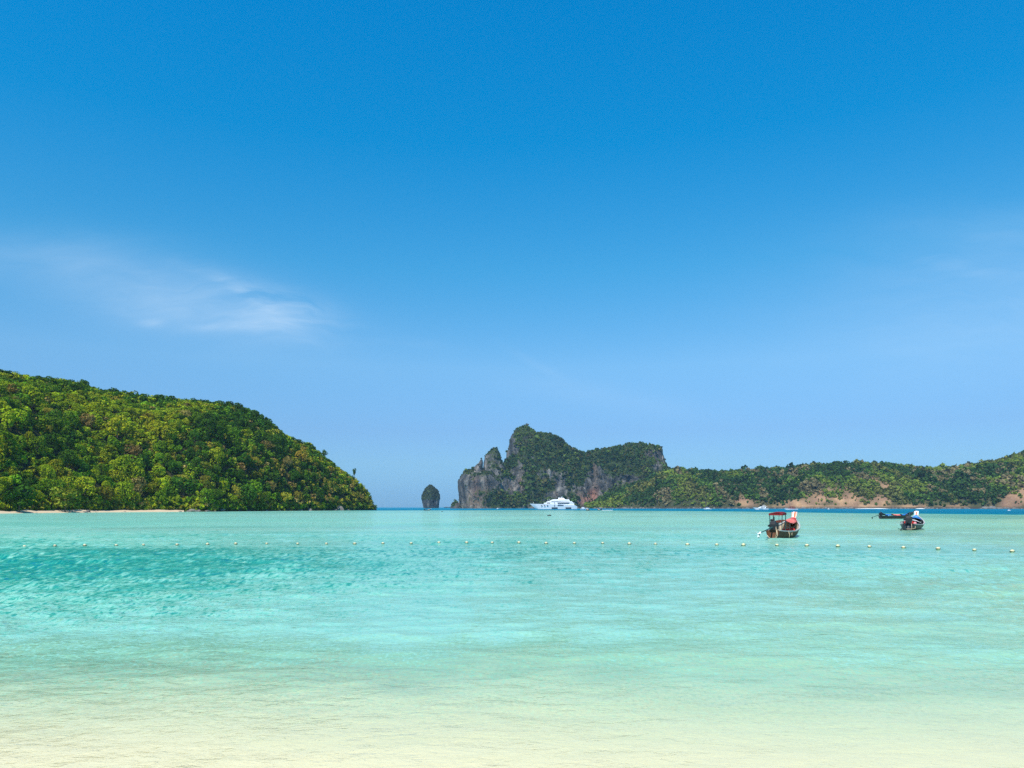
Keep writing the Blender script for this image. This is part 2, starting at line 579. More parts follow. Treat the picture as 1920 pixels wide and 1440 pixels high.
def build_sea():
    t = np.concatenate([-np.array([6, 4, 2.6, 1.8, 1.3, 1.0, 0.85]), np.linspace(-0.76, 0.76, 450), np.array([0.85, 1.0, 1.3, 1.8, 2.6, 4, 6])])
    y = np.concatenate([np.geomspace(2.5, 95, 540), np.geomspace(97, 9000, 100)])
    T, Y = np.meshgrid(t, y)
    X = np.clip(T * Y, -9000, 9000)
    # gustiness: rougher patches, mostly on the left and in the middle distance
    px = CX + F * T
    gust = 0.70 + 0.75 * fbm(X * 0.05 + 3, Y * 0.07, oct=3, seed=41) + 1.0 * sstep(1050, -50, px) * sstep(9, 20, Y) * (1 - 0.8 * sstep(46, 85, Y))
    gust = np.clip(gust, 0.35, 1.6)
    gust *= 0.50 + 0.50 * sstep(5.5, 15, Y)
    gust += 2.6 * sstep(0.9, 1.25, Y / np.interp(px, EDGE_PX, EDGE_D))
    # waves: many small components rolling in to the beach
    rr = np.random.RandomState(5)
    Hh = np.zeros_like(X)
    step = np.gradient(Y[:, 0])[:, None] * np.ones_like(X)
    wxn = 0.35 * fbm(X * 0.5, Y * 0.5, oct=2, seed=61)
    wyn = 0.35 * fbm(X * 0.5 + 9, Y * 0.5, oct=2, seed=62)
    for i in range(42):
        lam = 0.30 * (3.4 / 0.30) ** rr.rand()
        a = rr.normal(0.12, 0.62)
        k = 2 * PI / lam
        amp = 0.0055 * lam ** 0.95
        ph = k * (math.sin(a) * (X + wxn) + math.cos(a) * (Y + wyn)) + rr.rand() * 6.28
        # groups: every component comes and goes
        g = 0.5 + 0.9 * vnoise(X / (lam * 3.5) + i * 7.1, Y / (lam * 2.4), seed=100 + i)
        fade = sstep(2.2, 4.5, lam / step)
        sn = np.sin(ph)
        Hh += amp * g * fade * (sn + 0.25 * np.cos(2 * ph + PI))
    for (sc, am, sd_) in ((0.9, 0.060, 301), (1.8, 0.042, 302), (3.6, 0.024, 303)):
        r1 = fbm(X * sc * 0.7 + wyn * 2, Y * sc + wxn * 2, oct=2, seed=sd_)
        Hh += am * (0.5 - np.abs(r1)) * sstep(1.5, 3.5, 1 / sc / step)
    Hh *= gust
    dep = depth_at(X, Y)
    Hh *= 0.35 + 0.65 * sstep(0.0, 0.35, dep)
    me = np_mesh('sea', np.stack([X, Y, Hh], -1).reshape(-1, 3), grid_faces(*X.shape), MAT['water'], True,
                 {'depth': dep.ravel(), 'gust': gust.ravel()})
    return tag(link(bpy.data.objects.new('sea', me)), 'clear turquoise sea, pale over sand near the beach and dark blue far out', 'sea', kind='structure')


def build_seabed():
    y = np.concatenate([np.linspace(-70, 0, 16), np.geomspace(0.5, 60, 200), np.geomspace(63, 9000, 60)])
    t = np.linspace(-1.2, 1.2, 300)
    T, Y = np.meshgrid(t, y)
    X = T * (np.maximum(Y, 0) + 60)
    dep = depth_at(X, Y)
    Z = -dep
    Z += np.where(Y < 3, 0.10 * fbm(X * 0.3, Y * 0.3, oct=3, seed=77), 0)
    Z = np.minimum(Z, 4.0)
    Z[Y > 200] -= 0.5
    me = np_mesh('seabed', np.stack([X, Y, Z], -1).reshape(-1, 3), grid_faces(*X.shape), MAT['sand'], True)
    return tag(link(bpy.data.objects.new('sandy_seabed', me)), 'cream coloured sand of the beach running under the shallow water', 'sand', kind='structure')


build_sea()
build_seabed()

# ------------------------------------------------------------------ left hill
L_PX = [-900, -400, -100, 0, 80, 150, 200, 270, 340, 400, 450, 490, 540, 580, 610, 640, 660, 680, 690, 697, 702]
L_TOP = [640, 665, 692, 700, 710, 719, 732, 741, 746, 754, 766, 778, 810, 825, 852, 876, 893, 914, 928, 944, 957]
LS_PX = [-900, -300, 0, 200, 400, 600, 697, 710]
LS_D = [190, 240, 285, 350, 405, 520, 610, 625]
LC_PX = [-900, 0, 200, 400, 550, 650, 697, 710]
LC_D = [360, 430, 480, 535, 590, 630, 640, 642]
TREE_H = 5.6


def left_foot(u):
    """where the wooded ground starts, behind the strip of sand"""
    return np.interp(u, LS_PX, LS_D) + 9.0 * sstep(385, 335, u)


def left_height(u, d):
    S = left_foot(u)
    C = np.interp(u, LC_PX, LC_D)
    top = np.interp(u, L_PX, L_TOP)
    Hc = np.maximum((CY - top) / F * C + CAM_H - np.interp(u, [380, 470, 560], [TREE_H - 1.5, TREE_H, TREE_H + 2.0]) * np.clip((700 - u) / 60, 0.35, 1), 0.4)
    t = (d - S) / np.maximum(C - S, 5)
    tt = np.clip(t, 0, 1)
    z = 0.8 + Hc * (0.02 * sstep(0, 0.05, tt) + 0.98 * np.sin(PI / 2 * tt) ** 0.95)
    z = np.where(t < 0, 0.8 + t * 30, z)
    back = np.clip((d - C) / 170, 0, 1)
    z = np.where(t > 1, Hc * (1 - 0.75 * back ** 1.6), z)
    x = (u - CX) / F * d
    n = fbm(x * 0.018, d * 0.018, oct=3, seed=51)
    z = z + 7.0 * n * sstep(0.03, 0.3, tt) * np.clip(Hc / 40, 0, 1) * (1 - 0.55 * sstep(0.7, 1, tt))
    return z


def build_left_hill():
    u = np.concatenate([np.linspace(-900, -150, 40), np.linspace(-140, 706, 240)])
    s = np.concatenate([[-0.06, -0.02], np.linspace(0, 1, 60), np.linspace(1.05, 1.9, 14)])
    Uu, Ss = np.meshgrid(u, s)
    S = left_foot(Uu)
    C = np.interp(Uu, LC_PX, LC_D)
    D = np.where(Ss <= 1, S + Ss * (C - S), C + (Ss - 1) * 175)
    Z = left_height(Uu, D)
    X = (Uu - CX) / F * D
    n = fbm(X * 0.1, D * 0.1, oct=3, seed=9)[..., None] * 0.5 + 0.5
    tint = (1 - n) * np.array([0.022, 0.030, 0.012]) + n * np.array([0.065, 0.060, 0.028])
    me = np_mesh('wooded_hill', np.stack([X, D, Z], -1).reshape(-1, 3), grid_faces(*X.shape), MAT['ground'], True, {'tint': tint.reshape(-1, 3)})
    return tag(link(bpy.data.objects.new('wooded_hill', me)), 'steep green headland covered in jungle on the left of the bay', 'hill', kind='structure')


build_left_hill()


def strip(name, px0, px1, sfun, w0, w1, z0, z1, mat, label, n=90, seed=0, taper=False):
    u = np.linspace(px0, px1, n)
    S = sfun(u)
    k = np.linspace(0, 1, 7)
    rag = 1 + 0.35 * fbm(u / 25.0, u * 0, oct=3, seed=seed)
    D = S[None, :] + w0 + (w1 - w0) * k[:, None]
    if taper:
        rag = rag * np.sin(PI * np.linspace(0.02, 0.98, n)) ** 0.6
    Z = z0 + (z1 * rag[None, :] - z0) * k[:, None] ** 0.8 + 0.06 * fbm(u[None, :] / 6.0 + 0 * D, D * 0.5, oct=2, seed=seed + 1)
    X = (u[None, :] - CX) / F * D
    me = np_mesh(name, np.stack([X, D, Z], -1).reshape(-1, 3), grid_faces(*X.shape), mat, True)
    return tag(link(bpy.data.objects.new(name, me)), label, 'beach', kind='structure')


strip('far_beach', -260, 345, lambda u: np.interp(u, LS_PX, LS_D), -3.5, 12, -0.35, 1.45, MAT['shore_sand'],
      'narrow strip of tan sand along the foot of the jungle hill', seed=2)


# ---- tree meshes
def crown_proto(rng, nq, lobes, size, flat=0.8, spread=0.62):
    """leaf clump quads on the outside of a heap of lobes; unit crown radius about 1"""
    cs, rs = [], []
    for i in range(lobes):
        a = rng.rand() * 2 * PI
        el = rng.uniform(-0.7, 1.0)
        rr = spread * math.sqrt(rng.uniform(0.15, 1))
        cs.append((math.cos(a) * rr * math.cos(el), math.sin(a) * rr * math.cos(el), 0.55 * flat * math.sin(el * PI / 2) + 0.05 * rng.randn()))
        rs.append(rng.uniform(0.20, 0.54))
    cs, rs = np.array(cs), np.array(rs)
    P, Nn = [], []
    while len(P) < nq:
        i = rng.randint(lobes)
        v = rng.randn(3)
        v /= np.linalg.norm(v)
        if v[2] < -0.8:
            continue
        p = cs[i] + v * rs[i] * np.array([1, 1, flat])
        dd = np.linalg.norm(p - cs, axis=1) / rs
        if (dd < 0.72).sum() > (0 if dd[i] >= 0.72 else 1):
            continue
        P.append(p)
        Nn.append(v)
    P, Nn = np.array(P), np.array(Nn)
    Nn = Nn * 0.8 + rng.randn(nq, 3) * 0.42 + np.array([0, 0, 0.22])
    Nn /= np.linalg.norm(Nn, axis=1, keepdims=True)
    ref = rng.randn(nq, 3)
    A = np.cross(Nn, ref)
    A /= np.linalg.norm(A, axis=1, keepdims=True)
    B = np.cross(Nn, A)
    s = size * rng.uniform(0.6, 1.25, (nq, 1))
    A, B = A * s, B * s * rng.uniform(0.55, 0.95, (nq, 1))
    V = np.stack([P - A - B * 0.5, P + A * 0.3 - B, P + A + B * 0.4, P - A * 0.25 + B], 1).reshape(-1, 3)
    Fc = np.arange(nq * 4).reshape(-1, 4)
    lobe_t = rng.uniform(0.85, 1.15, lobes)
    tint = np.repeat(rng.uniform(0.6, 1.4, (nq, 1)), 4, axis=0) * np.ones((1, 3))
    tint[:, 0] *= np.repeat(rng.uniform(0.9, 1.15, nq), 4)
    return V, Fc, tint


def tube(pts, rad, n=6):
    """verts, quad faces of a tapered tube through pts"""
    pts = [Vector(p) for p in pts]
    V, Fc = [], []
    for i, p in enumerate(pts):
        d = (pts[min(i + 1, len(pts) - 1)] - pts[max(i - 1, 0)]).normalized()
        a = d.orthogonal().normalized()
        if i and abs(d.dot(a_prev)) < 0.95:
            a = (a_prev - d * d.dot(a_prev)).normalized()
        a_prev = a
        b = d.cross(a)
        r = rad[i] if hasattr(rad, '__len__') else rad
        for j in range(n):
            t = 2 * PI * j / n
            V.append(tuple(p + a * (r * math.cos(t)) + b * (r * math.sin(t))))
    for i in range(len(pts) - 1):
        for j in range(n):
            k = (j + 1) % n
            Fc.append((i * n + j, i * n + k, (i + 1) * n + k, (i + 1) * n + j))
    return V, Fc


def trunk_proto(rng, h, slim=False):
    V, Fc = [], []

    def add(pts, rad):
        v, f = tube(pts, rad, 5)
        o = len(V)
        V.extend(v)
        Fc.extend([tuple(i + o for i in q) for q in f])
    lean = rng.uniform(-0.1, 0.1, 2)
    r0 = 0.055 if not slim else 0.035
    add([(0, 0, -0.25), (lean[0] * 0.4, lean[1] * 0.4, h * 0.5), (lean[0], lean[1], h)], [r0 * 1.3, r0, r0 * 0.55])
    for i in range(4):
        a = i * PI / 2 + rng.uniform(-0.5, 0.5)
        z0 = h * rng.uniform(0.55, 0.9)
        L = rng.uniform(0.35, 0.6)
        p0 = (lean[0] * 0.7, lean[1] * 0.7, z0)
        add([p0, (p0[0] + math.cos(a) * L * 0.5, p0[1] + math.sin(a) * L * 0.5, z0 + 0.16), (p0[0] + math.cos(a) * L, p0[1] + math.sin(a) * L, z0 + 0.42)],
            [r0 * 0.5, r0 * 0.35, r0 * 0.15])
    return np.array(V), np.array(Fc)


PROTO = []
for i in range(10):
    rg = np.random.RandomState(200 + i)
    V, Fc, tn = crown_proto(rg, 1000, 12 + i % 6, 0.078, flat=[0.8, 0.95, 0.7, 0.85, 1.05][i % 5])
    V[:, 2] += 0.85
    crown = np_mesh('crown', V, Fc, MAT['leaf_obj'], False, {'tint': tn})
    tv, tf = trunk_proto(rg, 1.0)
    trunk = np_mesh('trunk', tv, tf, MAT['bark'], True)
    PROTO.append((crown, trunk))
MID = [crown_proto(np.random.RandomState(300 + i), 165, 9, 0.178, flat=[0.8, 0.95, 0.7][i % 3]) for i in range(8)]
FAR = [crown_proto(np.random.RandomState(400 + i), 44, 5, 0.36, flat=[0.75, 0.95, 0.65][i % 3], spread=0.55) for i in range(8)]
FAR = [(v, f, 1 + (t - 1) * 0.5) for v, f, t in FAR]
SCRUB = [crown_proto(np.random.RandomState(450 + i), 30, 5, 0.44, flat=[0.75, 0.95, 0.65][i % 3], spread=0.55) for i in range(8)]
SCRUB = [(v, f, 1 + (t - 1) * 0.5) for v, f, t in SCRUB]


def mass(name, protos, P, Rad, Cl, lift, label, seed=1, squash=None):
    """many crowns joined into one mesh of leaf clumps"""
    rng = np.random.RandomState(seed)
    idx = rng.randint(len(protos), size=len(P))
    VV, CC = [], []
    ang = rng.rand(len(P)) * 2 * PI
    for k in range(len(protos)):
        s = np.where(idx == k)[0]
        if not len(s):
            continue
        V, Fc, tn = protos[k]
        c, sn = np.cos(ang[s])[:, None], np.sin(ang[s])[:, None]
        r = Rad[s][:, None]
        zz = V[None, :, 2] * r * (1 if squash is None else squash[s][:, None])
        x = (V[None, :, 0] * c - V[None, :, 1] * sn) * r + P[s, 0][:, None]
        y = (V[None, :, 0] * sn + V[None, :, 1] * c) * r + P[s, 1][:, None]
        z = zz + P[s, 2][:, None] + r * lift
        VV.append(np.stack([x, y, z], -1).reshape(-1, 3))
        CC.append((Cl[s][:, None, :] * tn[None]).reshape(-1, 3))
    VV, CC = np.concatenate(VV), np.concatenate(CC)
    Fc = np.arange(len(VV)).reshape(-1, 4)
    me = np_mesh(name, VV, Fc, MAT['leaf_att'], False, {'tint': CC})
    return tag(link(bpy.data.objects.new(name, me)), label, 'forest', kind='stuff')


ORD = ['first', 'second', 'third', 'fourth', 'fifth', 'sixth', 'seventh', 'eighth', 'ninth', 'tenth', 'eleventh', 'twelfth', 'thirteenth', 'fourteenth', 'fifteenth', 'sixteenth', 'seventeenth']

# leaf colours
LEAF = {'dark green': (0.046, 0.110, 0.010), 'mid green': (0.125, 0.225, 0.012), 'yellow green': (0.270, 0.330, 0.014),
        'olive': (0.250, 0.240, 0.026), 'rusty brown': (0.270, 0.205, 0.060)}
LN = list(LEAF)


def thin(pts, rmin, key=None):
    """dart throwing: keep points at least rmin apart (rmin per point)"""
    cell = {}
    keep = []
    cs = 4.0
    for i, p in enumerate(pts):
        r = rmin[i]
        gx, gy = int(p[0] // cs), int(p[1] // cs)
        m = int(r // cs) + 1
        ok = True
        for a in range(gx - m, gx + m + 1):
            for b in range(gy - m, gy + m + 1):
                for j in cell.get((a, b), ()):
                    if (pts[j][0] - p[0]) ** 2 + (pts[j][1] - p[1]) ** 2 < (0.5 * (r + rmin[j])) ** 2:
                        ok = False
                        break
                if not ok:
                    break
            if not ok:
                break
        if ok:
            cell.setdefault((gx, gy), []).append(i)
            keep.append(i)
    return np.array(keep)


def left_forest():
    rng = np.random.RandomState(77)
    n = 22000
    u = rng.uniform(-170, 703, n)
    S = left_foot(u)
    C = np.interp(u, LC_PX, LC_D)
    t = rng.uniform(0.015, 1.10, n)
    d = S + t * (C - S)
    acc = rng.rand(n) < (C - S) * d / (150 * 480.0)
    u, d, t = u[acc], d[acc], t[acc]
    # a row of trees right behind the beach
    ur = rng.uniform(-150, 695, 170)
    Sr = left_foot(ur)
    dr = Sr + rng.uniform(1.5, 6, 170) * np.where(ur > 640, 0.5, 1)
    u, d = np.concatenate([ur, u]), np.concatenate([dr, d])
    S = left_foot(u)
    C = np.interp(u, LC_PX, LC_D)
    t = (d - S) / (C - S)
    x = (u - CX) / F * d
    rad = np.exp(rng.normal(math.log(3.1), 0.36, len(u)))
    rad *= np.where(t < 0.12, 1.22, 1.0) * 1.0
    rad = np.minimum(rad, np.interp(t, [0.35, 0.5, 0.65, 0.8], [9.0, 4.8, 4.0, 3.6]))
    rad *= np.interp(u, [450, 600, 660, 700], [1, 0.85, 0.75, 0.55])
    k = thin(list(zip(x, d)), rad * 0.92)
    u, d, t, x, rad = u[k], d[k], t[k], x[k], rad[k]
    z = left_height(u, d) - 0.22 * sstep(0.5, 0.8, t) * rad
    # colour kind by place
    n1 = fbm(x * 0.022, d * 0.022, oct=2, seed=91) + rng.normal(0, 0.28, len(u))
    tip = sstep(330, 600, u) * sstep(0.75, 0.15, t)
    up = rng.rand(len(u))
    kind = np.where(n1 < -0.12, 0, np.where(n1 < 0.22, 1, 2))
    kind = np.where(up < 0.05 + 0.34 * tip, 3, kind)
    kind = np.where(up > 0.975 - 0.13 * tip, 4, kind)
    kind = np.where((t > 0.86) & (rng.rand(len(u)) < 0.6), 0, kind)
    colr = np.array([LEAF[LN[i]] for i in kind]) * np.exp(rng.normal(0, 0.20, (len(u), 1))) * np.exp(rng.normal(0, 0.06, (len(u), 3)))
    P = np.stack([x, d, z], -1)
    app = rad / d
    inview = (u > -25) & (t < 1.04)
    order = np.argsort(-(app * np.where(inview, 1, 0.01)))
    solo = order[:292]
    rest = order[292:]
    rng2 = np.random.RandomState(5)
    made = {}
    for i in solo:
        i = int(i)
        kn = LN[kind[i]]
        size = 'broad ' if rad[i] > 4.6 else ('small ' if rad[i] < 2.9 else '')
        where = ('by the far beach below' if u[i] < 345 else 'on the rocky shore below') if t[i] < 0.09 else \
            ('low on' if t[i] < 0.38 else ('halfway up' if t[i] < 0.72 else ('high on' if t[i] < 0.93 else 'on the crest of')))
        side = "the hill's left end" if u[i] < 190 else ("the hill's middle" if u[i] < 430 else "the hill's tip")
        made.setdefault((f'{size}{kn} tree', f'{where} {side}'), []).append(i)
    for (what, place), members in made.items():
      members.sort(key=lambda q: u[q])
      for rank, i in enumerate(members):
        nm = len(members)
        if nm == 1:
            lab = f'only {what} standing {place}'
        elif rank < (nm + 1) // 2:
            lab = f'{ORD[rank]} {what} from left, {place}' if rank else f'leftmost {what} {place}'
        else:
            lab = f'{ORD[nm - 1 - rank]} {what} from right, {place}' if rank < nm - 1 else f'rightmost {what} {place}'
        cr, tr = PROTO[rng2.randint(len(PROTO))]
        o = empty('tree', (x[i], d[i], z[i] - 0.1), rng2.rand() * 6.28)
        s = rad[i]
        o.scale = (s, s, s * (rng2.uniform(0.75, 1.35) if t[i] < 0.5 else 0.85))
        tag(o, lab, 'tree', f'{what}s {place}')
        b = link(bpy.data.objects.new('crown', cr), o)
        b.color = (*colr[i], 1)
        link(bpy.data.objects.new('trunk', tr), o)
    mass('forest', MID, P[rest], rad[rest], colr[rest], 0.78, 'dense jungle of mixed greens filling the slopes of the left hill', seed=6)
    # undergrowth bushes that close the gaps low down
    m = 2600
    uu = rng.uniform(-150, 700, m)
    S = left_foot(uu)
    C = np.interp(uu, LC_PX, LC_D)
    tt = rng.uniform(0.0, 1.03, m) ** 1.2
    dd = S + 1.5 + tt * (C - S)
    q = m // 2
    dd[:q] = S[:q] + rng.uniform(0, 4, q)
    rr = rng.uniform(1.0, 2.4, m) * np.interp(uu, [600, 700], [1, 0.6])
    cc = np.array([LEAF[LN[i]] for i in rng.choice(5, m, p=[0.15, 0.3, 0.3, 0.2, 0.05])]) * np.exp(rng.normal(0, 0.2, (m, 1)))
    PP = np.stack([(uu - CX) / F * dd, dd, left_height(uu, dd)], -1)
    mass('undergrowth', FAR, PP, rr, cc, 0.25, 'low bushes growing between the trees of the left hill', seed=8)


left_forest()


def special_tree(px, D, zbase, h, r, colr, label, slim=False, seed=0, flat=1.0):
    rg = np.random.RandomState(900 + seed)
    o = empty('tree', (wx(px, D), D, zbase))
    tag(o, label, 'tree')
    V, Fc, tn = crown_proto(rg, 420, 8, 0.13, flat=1.0)
    V = V * np.array([r, r, r * flat])
    V[:, 2] += h - r * flat * 0.9
    b = link(bpy.data.objects.new('crown', np_mesh('crown', V, Fc, MAT['leaf_obj'], False, {'tint': tn})), o)
    b.color = (*colr, 1)
    v, f = tube([(0, 0, -0.6), (0.1, 0, h * 0.4), (-0.1, 0, h - r * flat * 0.6)], [0.3, 0.2, 0.1], 6)
    v2, f2 = tube([(0.0, 0, h * 0.45), (r * 0.5, 0.2, h * 0.62), (r * 0.8, 0.2, h * 0.72)], [0.13, 0.09, 0.04], 5)
    f2 = [tuple(i + len(v) for i in q) for q in f2]
    link(bpy.data.objects.new('trunk', np_mesh('trunk', v + v2, f + f2, MAT['bark'], True)), o)
    return o


def lz(px, D):
    return float(left_height(np.array([float(px)]), np.array([float(D)]))[0])


special_tree(664, 626, lz(664, 626), 11.5, 1.9, LEAF['dark green'], 'slender dark tree standing alone above the tip of the jungle headland', seed=1, flat=1.8)
special_tree(609, 606, lz(609, 606), 9.5, 2.6, LEAF['dark green'], 'tall thin trunked tree poking above the right shoulder of the jungle hill', seed=2, flat=1.1)
special_tree(158, 466, lz(158, 466), 7.0, 3.0, LEAF['dark green'], 'round topped dark tree rising out of the skyline near the hilltop', seed=3, flat=1.1)
special_tree(36, 297, lz(36, 297), 12.5, 6.3, (0.040, 0.105, 0.010), 'biggest deep green round tree behind the sand at the far left', seed=4, flat=0.85)
special_tree(122, 325, lz(122, 325), 12.0, 5.6, (0.22, 0.255, 0.025), 'big pale yellow green tree by the beach right of the dark round tree', seed=5, flat=0.85)
special_tree(28, 372, lz(28, 372) + 1.0, 8.5, 3.9, (0.21, 0.15, 0.03), 'orange tinged tree high on the hill at the far left', seed=6, flat=0.9)


# ---- boulders of the left shore
def rock_mesh(seed, nu=9, nv=7):
    rg = np.random.RandomState(seed)
    V = [(0, 0, 1)]
    for i in range(1, nv):
        th = PI * i / nv
        for j in range(nu):
            ph = 2 * PI * j / nu
            V.append((math.sin(th) * math.cos(ph), math.sin(th) * math.sin(ph), math.cos(th)))
    V.append((0, 0, -1))
    V = np.array(V)
    n = fbm(V[:, 0] * 1.3 + seed * 3.1, V[:, 1] * 1.3, V[:, 2] * 1.3, oct=3, seed=seed)
    V = V * (1 + 0.55 * n)[:, None]
    V = V * np.array([1, 0.8, 0.62])
    Fc = []
    for j in range(nu):
        k = (j + 1) % nu
        Fc.append((0, 1 + j, 1 + k, 1 + k))
    for i in range(nv - 2):
        for j in range(nu):
            k = (j + 1) % nu
            a = 1 + i * nu
            Fc.append((a + j, a + nu + j, a + nu + k, a + k))
    last = len(V) - 1
    a = 1 + (nv - 2) * nu
    for j in range(nu):
        k = (j + 1) % nu
        Fc.append((a + k, a + j, last, last))
    me = bpy.data.meshes.new('rock')
    me.from_pydata([tuple(v) for v in V], [], [tuple(dict.fromkeys(f)) for f in Fc])
    me.materials.append(MAT['boulder'])
    return me


RM = [rock_mesh(40 + i) for i in range(6)]
rg = np.random.RandomState(4)
heap = {}
for i in range(44):
    px = rg.uniform(352, 694) if i > 5 else rg.uniform(120, 345)
    S = float(np.interp(px, LS_PX, LS_D))
    D = S + rg.uniform(-2.5, 2.5)
    s = math.exp(rg.normal(math.log(1.15), 0.42)) * (1 + 0.4 * (px > 500))
    o = link(bpy.data.objects.new('boulder', RM[rg.randint(6)]))
    o.location = (wx(px, D), D, 0.10 * s)
    o.rotation_euler = (rg.uniform(-.3, .3), rg.uniform(-.3, .3), rg.uniform(0, 6.28))
    o.scale = (s * 1.25, s, s * rg.uniform(0.7, 1.1))
    place = 'lying on the narrow tan beach under the jungle' if i <= 5 else ('at the waterline below the tip of the jungle headland' if px > 600 else (
        'on the shaded shore below the brownish trees' if px > 470 else 'where the tan beach gives way to rocks'))
    heap.setdefault(place, []).append((px, o))
for place, mem in heap.items():
    mem.sort(key=lambda q: q[0])
    for r, (px, o) in enumerate(mem):
        nm = len(mem)
        w = 'leftmost' if r == 0 else ('rightmost' if r == nm - 1 else (f'{ORD[r]} from left' if r < (nm + 1) // 2 else f'{ORD[nm - 1 - r]} from right'))
        tag(o, f'{w} grey boulder {place}' if r in (0, nm - 1) else f'grey boulder {w} {place}', 'rock', 'boulders ' + place)


# ------------------------------------------------------------------ limestone headland and islet (volumes turned into meshes)
def surface_nets(f, org, h):
    """numpy surface nets: f>0 outside. returns verts, quads"""
    nx, ny, nz = f.shape
    ins = f < 0
    c = np.zeros((nx - 1, ny - 1, nz - 1), np.int8)
    for a in (0, 1):
        for b in (0, 1):
            for d in (0, 1):
                c += ins[a:nx - 1 + a, b:ny - 1 + b, d:nz - 1 + d]
    act = (c > 0) & (c < 8)
    ids = -np.ones(act.shape, np.int64)
    I = np.argwhere(act)
    ids[act] = np.arange(len(I))
    acc = np.zeros((len(I), 3))
    cnt = np.zeros(len(I))
    cor = [(a, b, d) for a in (0, 1) for b in (0, 1) for d in (0, 1)]
    for p in cor:
        for ax in range(3):
            if p[ax]:
                continue
            q = list(p)
            q[ax] = 1
            fp = f[I[:, 0] + p[0], I[:, 1] + p[1], I[:, 2] + p[2]]
            fq = f[I[:, 0] + q[0], I[:, 1] + q[1], I[:, 2] + q[2]]
            m = (fp < 0) != (fq < 0)
            t = np.where(m, fp / np.where(m, fp - fq, 1), 0)
            pt = np.array(p)[None, :] + 0.0
            pt = np.repeat(pt, len(I), 0)
            pt[:, ax] += t
            acc[m] += pt[m]
            cnt[m] += 1
    V = (I + acc / cnt[:, None]) * h + np.array(org)
    Q = []
    for ax in range(3):
        o1, o2 = [(1, 2), (2, 0), (0, 1)][ax]
        s0 = [slice(None)] * 3
        s1 = [slice(None)] * 3
        s0[ax] = slice(0, -1)
        s1[ax] = slice(1, None)
        a, b = ins[tuple(s0)], ins[tuple(s1)]
        E = np.argwhere(a != b)
        ok = (E[:, o1] > 0) & (E[:, o2] > 0) & (E[:, o1] < f.shape[o1] - 1) & (E[:, o2] < f.shape[o2] - 1)
        E = E[ok]

        def idx(d1, d2):
            q = E.copy()
            q[:, o1] -= d1
            q[:, o2] -= d2
            return ids[q[:, 0], q[:, 1], q[:, 2]]
        quad = np.stack([idx(1, 1), idx(0, 1), idx(0, 0), idx(1, 0)], -1)
        flip = ~a[E[:, 0], E[:, 1], E[:, 2]]
        quad[flip] = quad[flip][:, ::-1]
        Q.append(quad)
    return V, np.concatenate(Q)


def column_sdf(X, Y, Z, prof, D, cy, rat, add, lean=0.0):
    """rock tower: outline table (photo row, left, right) placed at distance D"""
    pr = sorted(prof, key=lambda r: -r[0])
    zt = np.array([wz(p[0], D) for p in pr])
    L = np.interp(Z, zt, [wx(p[1], D) for p in pr])
    Rr = np.interp(Z, zt, [wx(p[2], D) for p in pr])
    c = (L + Rr) / 2
    rx = np.maximum((Rr - L) / 2, 0.5)
    ry = rx * rat + add * np.clip((zt[-1] - Z) / 40.0, 0.1, 1)
    e = np.sqrt(((X - c) / rx) ** 2 + (np.abs(Y - cy - lean * Z) / ry) ** 2.0)
    d = (e - 1) * np.minimum(rx, ry)
    return np.maximum(d, Z - zt[-1])


def smin(a, b, k):
    h = np.clip(0.5 + 0.5 * (b - a) / k, 0, 1)
    return b * (1 - h) + a * h - k * h * (1 - h)


def vert_normals(V, Q):
    n = np.cross(V[Q[:, 2]] - V[Q[:, 0]], V[Q[:, 3]] - V[Q[:, 1]])
    vn = np.zeros_like(V)
    for k in range(4):
        np.add.at(vn, Q[:, k], n)
    l = np.linalg.norm(vn, axis=1, keepdims=True)
    return vn / np.maximum(l, 1e-9)


def rock_object(name, f, org, h, amp, vegfun, rustfun, label, seed):
    V, Q = surface_nets(f, org, h)
    nrm = vert_normals(V, Q)
    flute = fbm(V[:, 0] * 0.09, V[:, 1] * 0.09, V[:, 2] * 0.022, oct=4, seed=seed)
    crag = fbm(V[:, 0] * 0.16, V[:, 1] * 0.16, V[:, 2] * 0.12, oct=3, seed=seed + 9)
    low = np.clip(nrm[:, 2], 0, 1)
    calm = np.where((V[:, 0] < -100) & (V[:, 1] < 1472) & (V[:, 2] < 20), 0.25, 1.0) * np.where((V[:, 0] < -25) & (V[:, 1] < 1520), 0.55, 1.0)
    V = V + nrm * (amp * calm * (flute * (1 - 0.5 * low) + 0.5 * crag))[:, None]
    nrm = vert_normals(V, Q)
    veg = vegfun(V, nrm)
    rust = rustfun(V, nrm)
    me = np_mesh(name, V, Q, MAT['limestone'], False, {'veg': veg, 'rust': rust})
    o = tag(link(bpy.data.objects.new(name, me)), label, 'cliff', kind='structure')
    return o, V, Q, nrm, veg


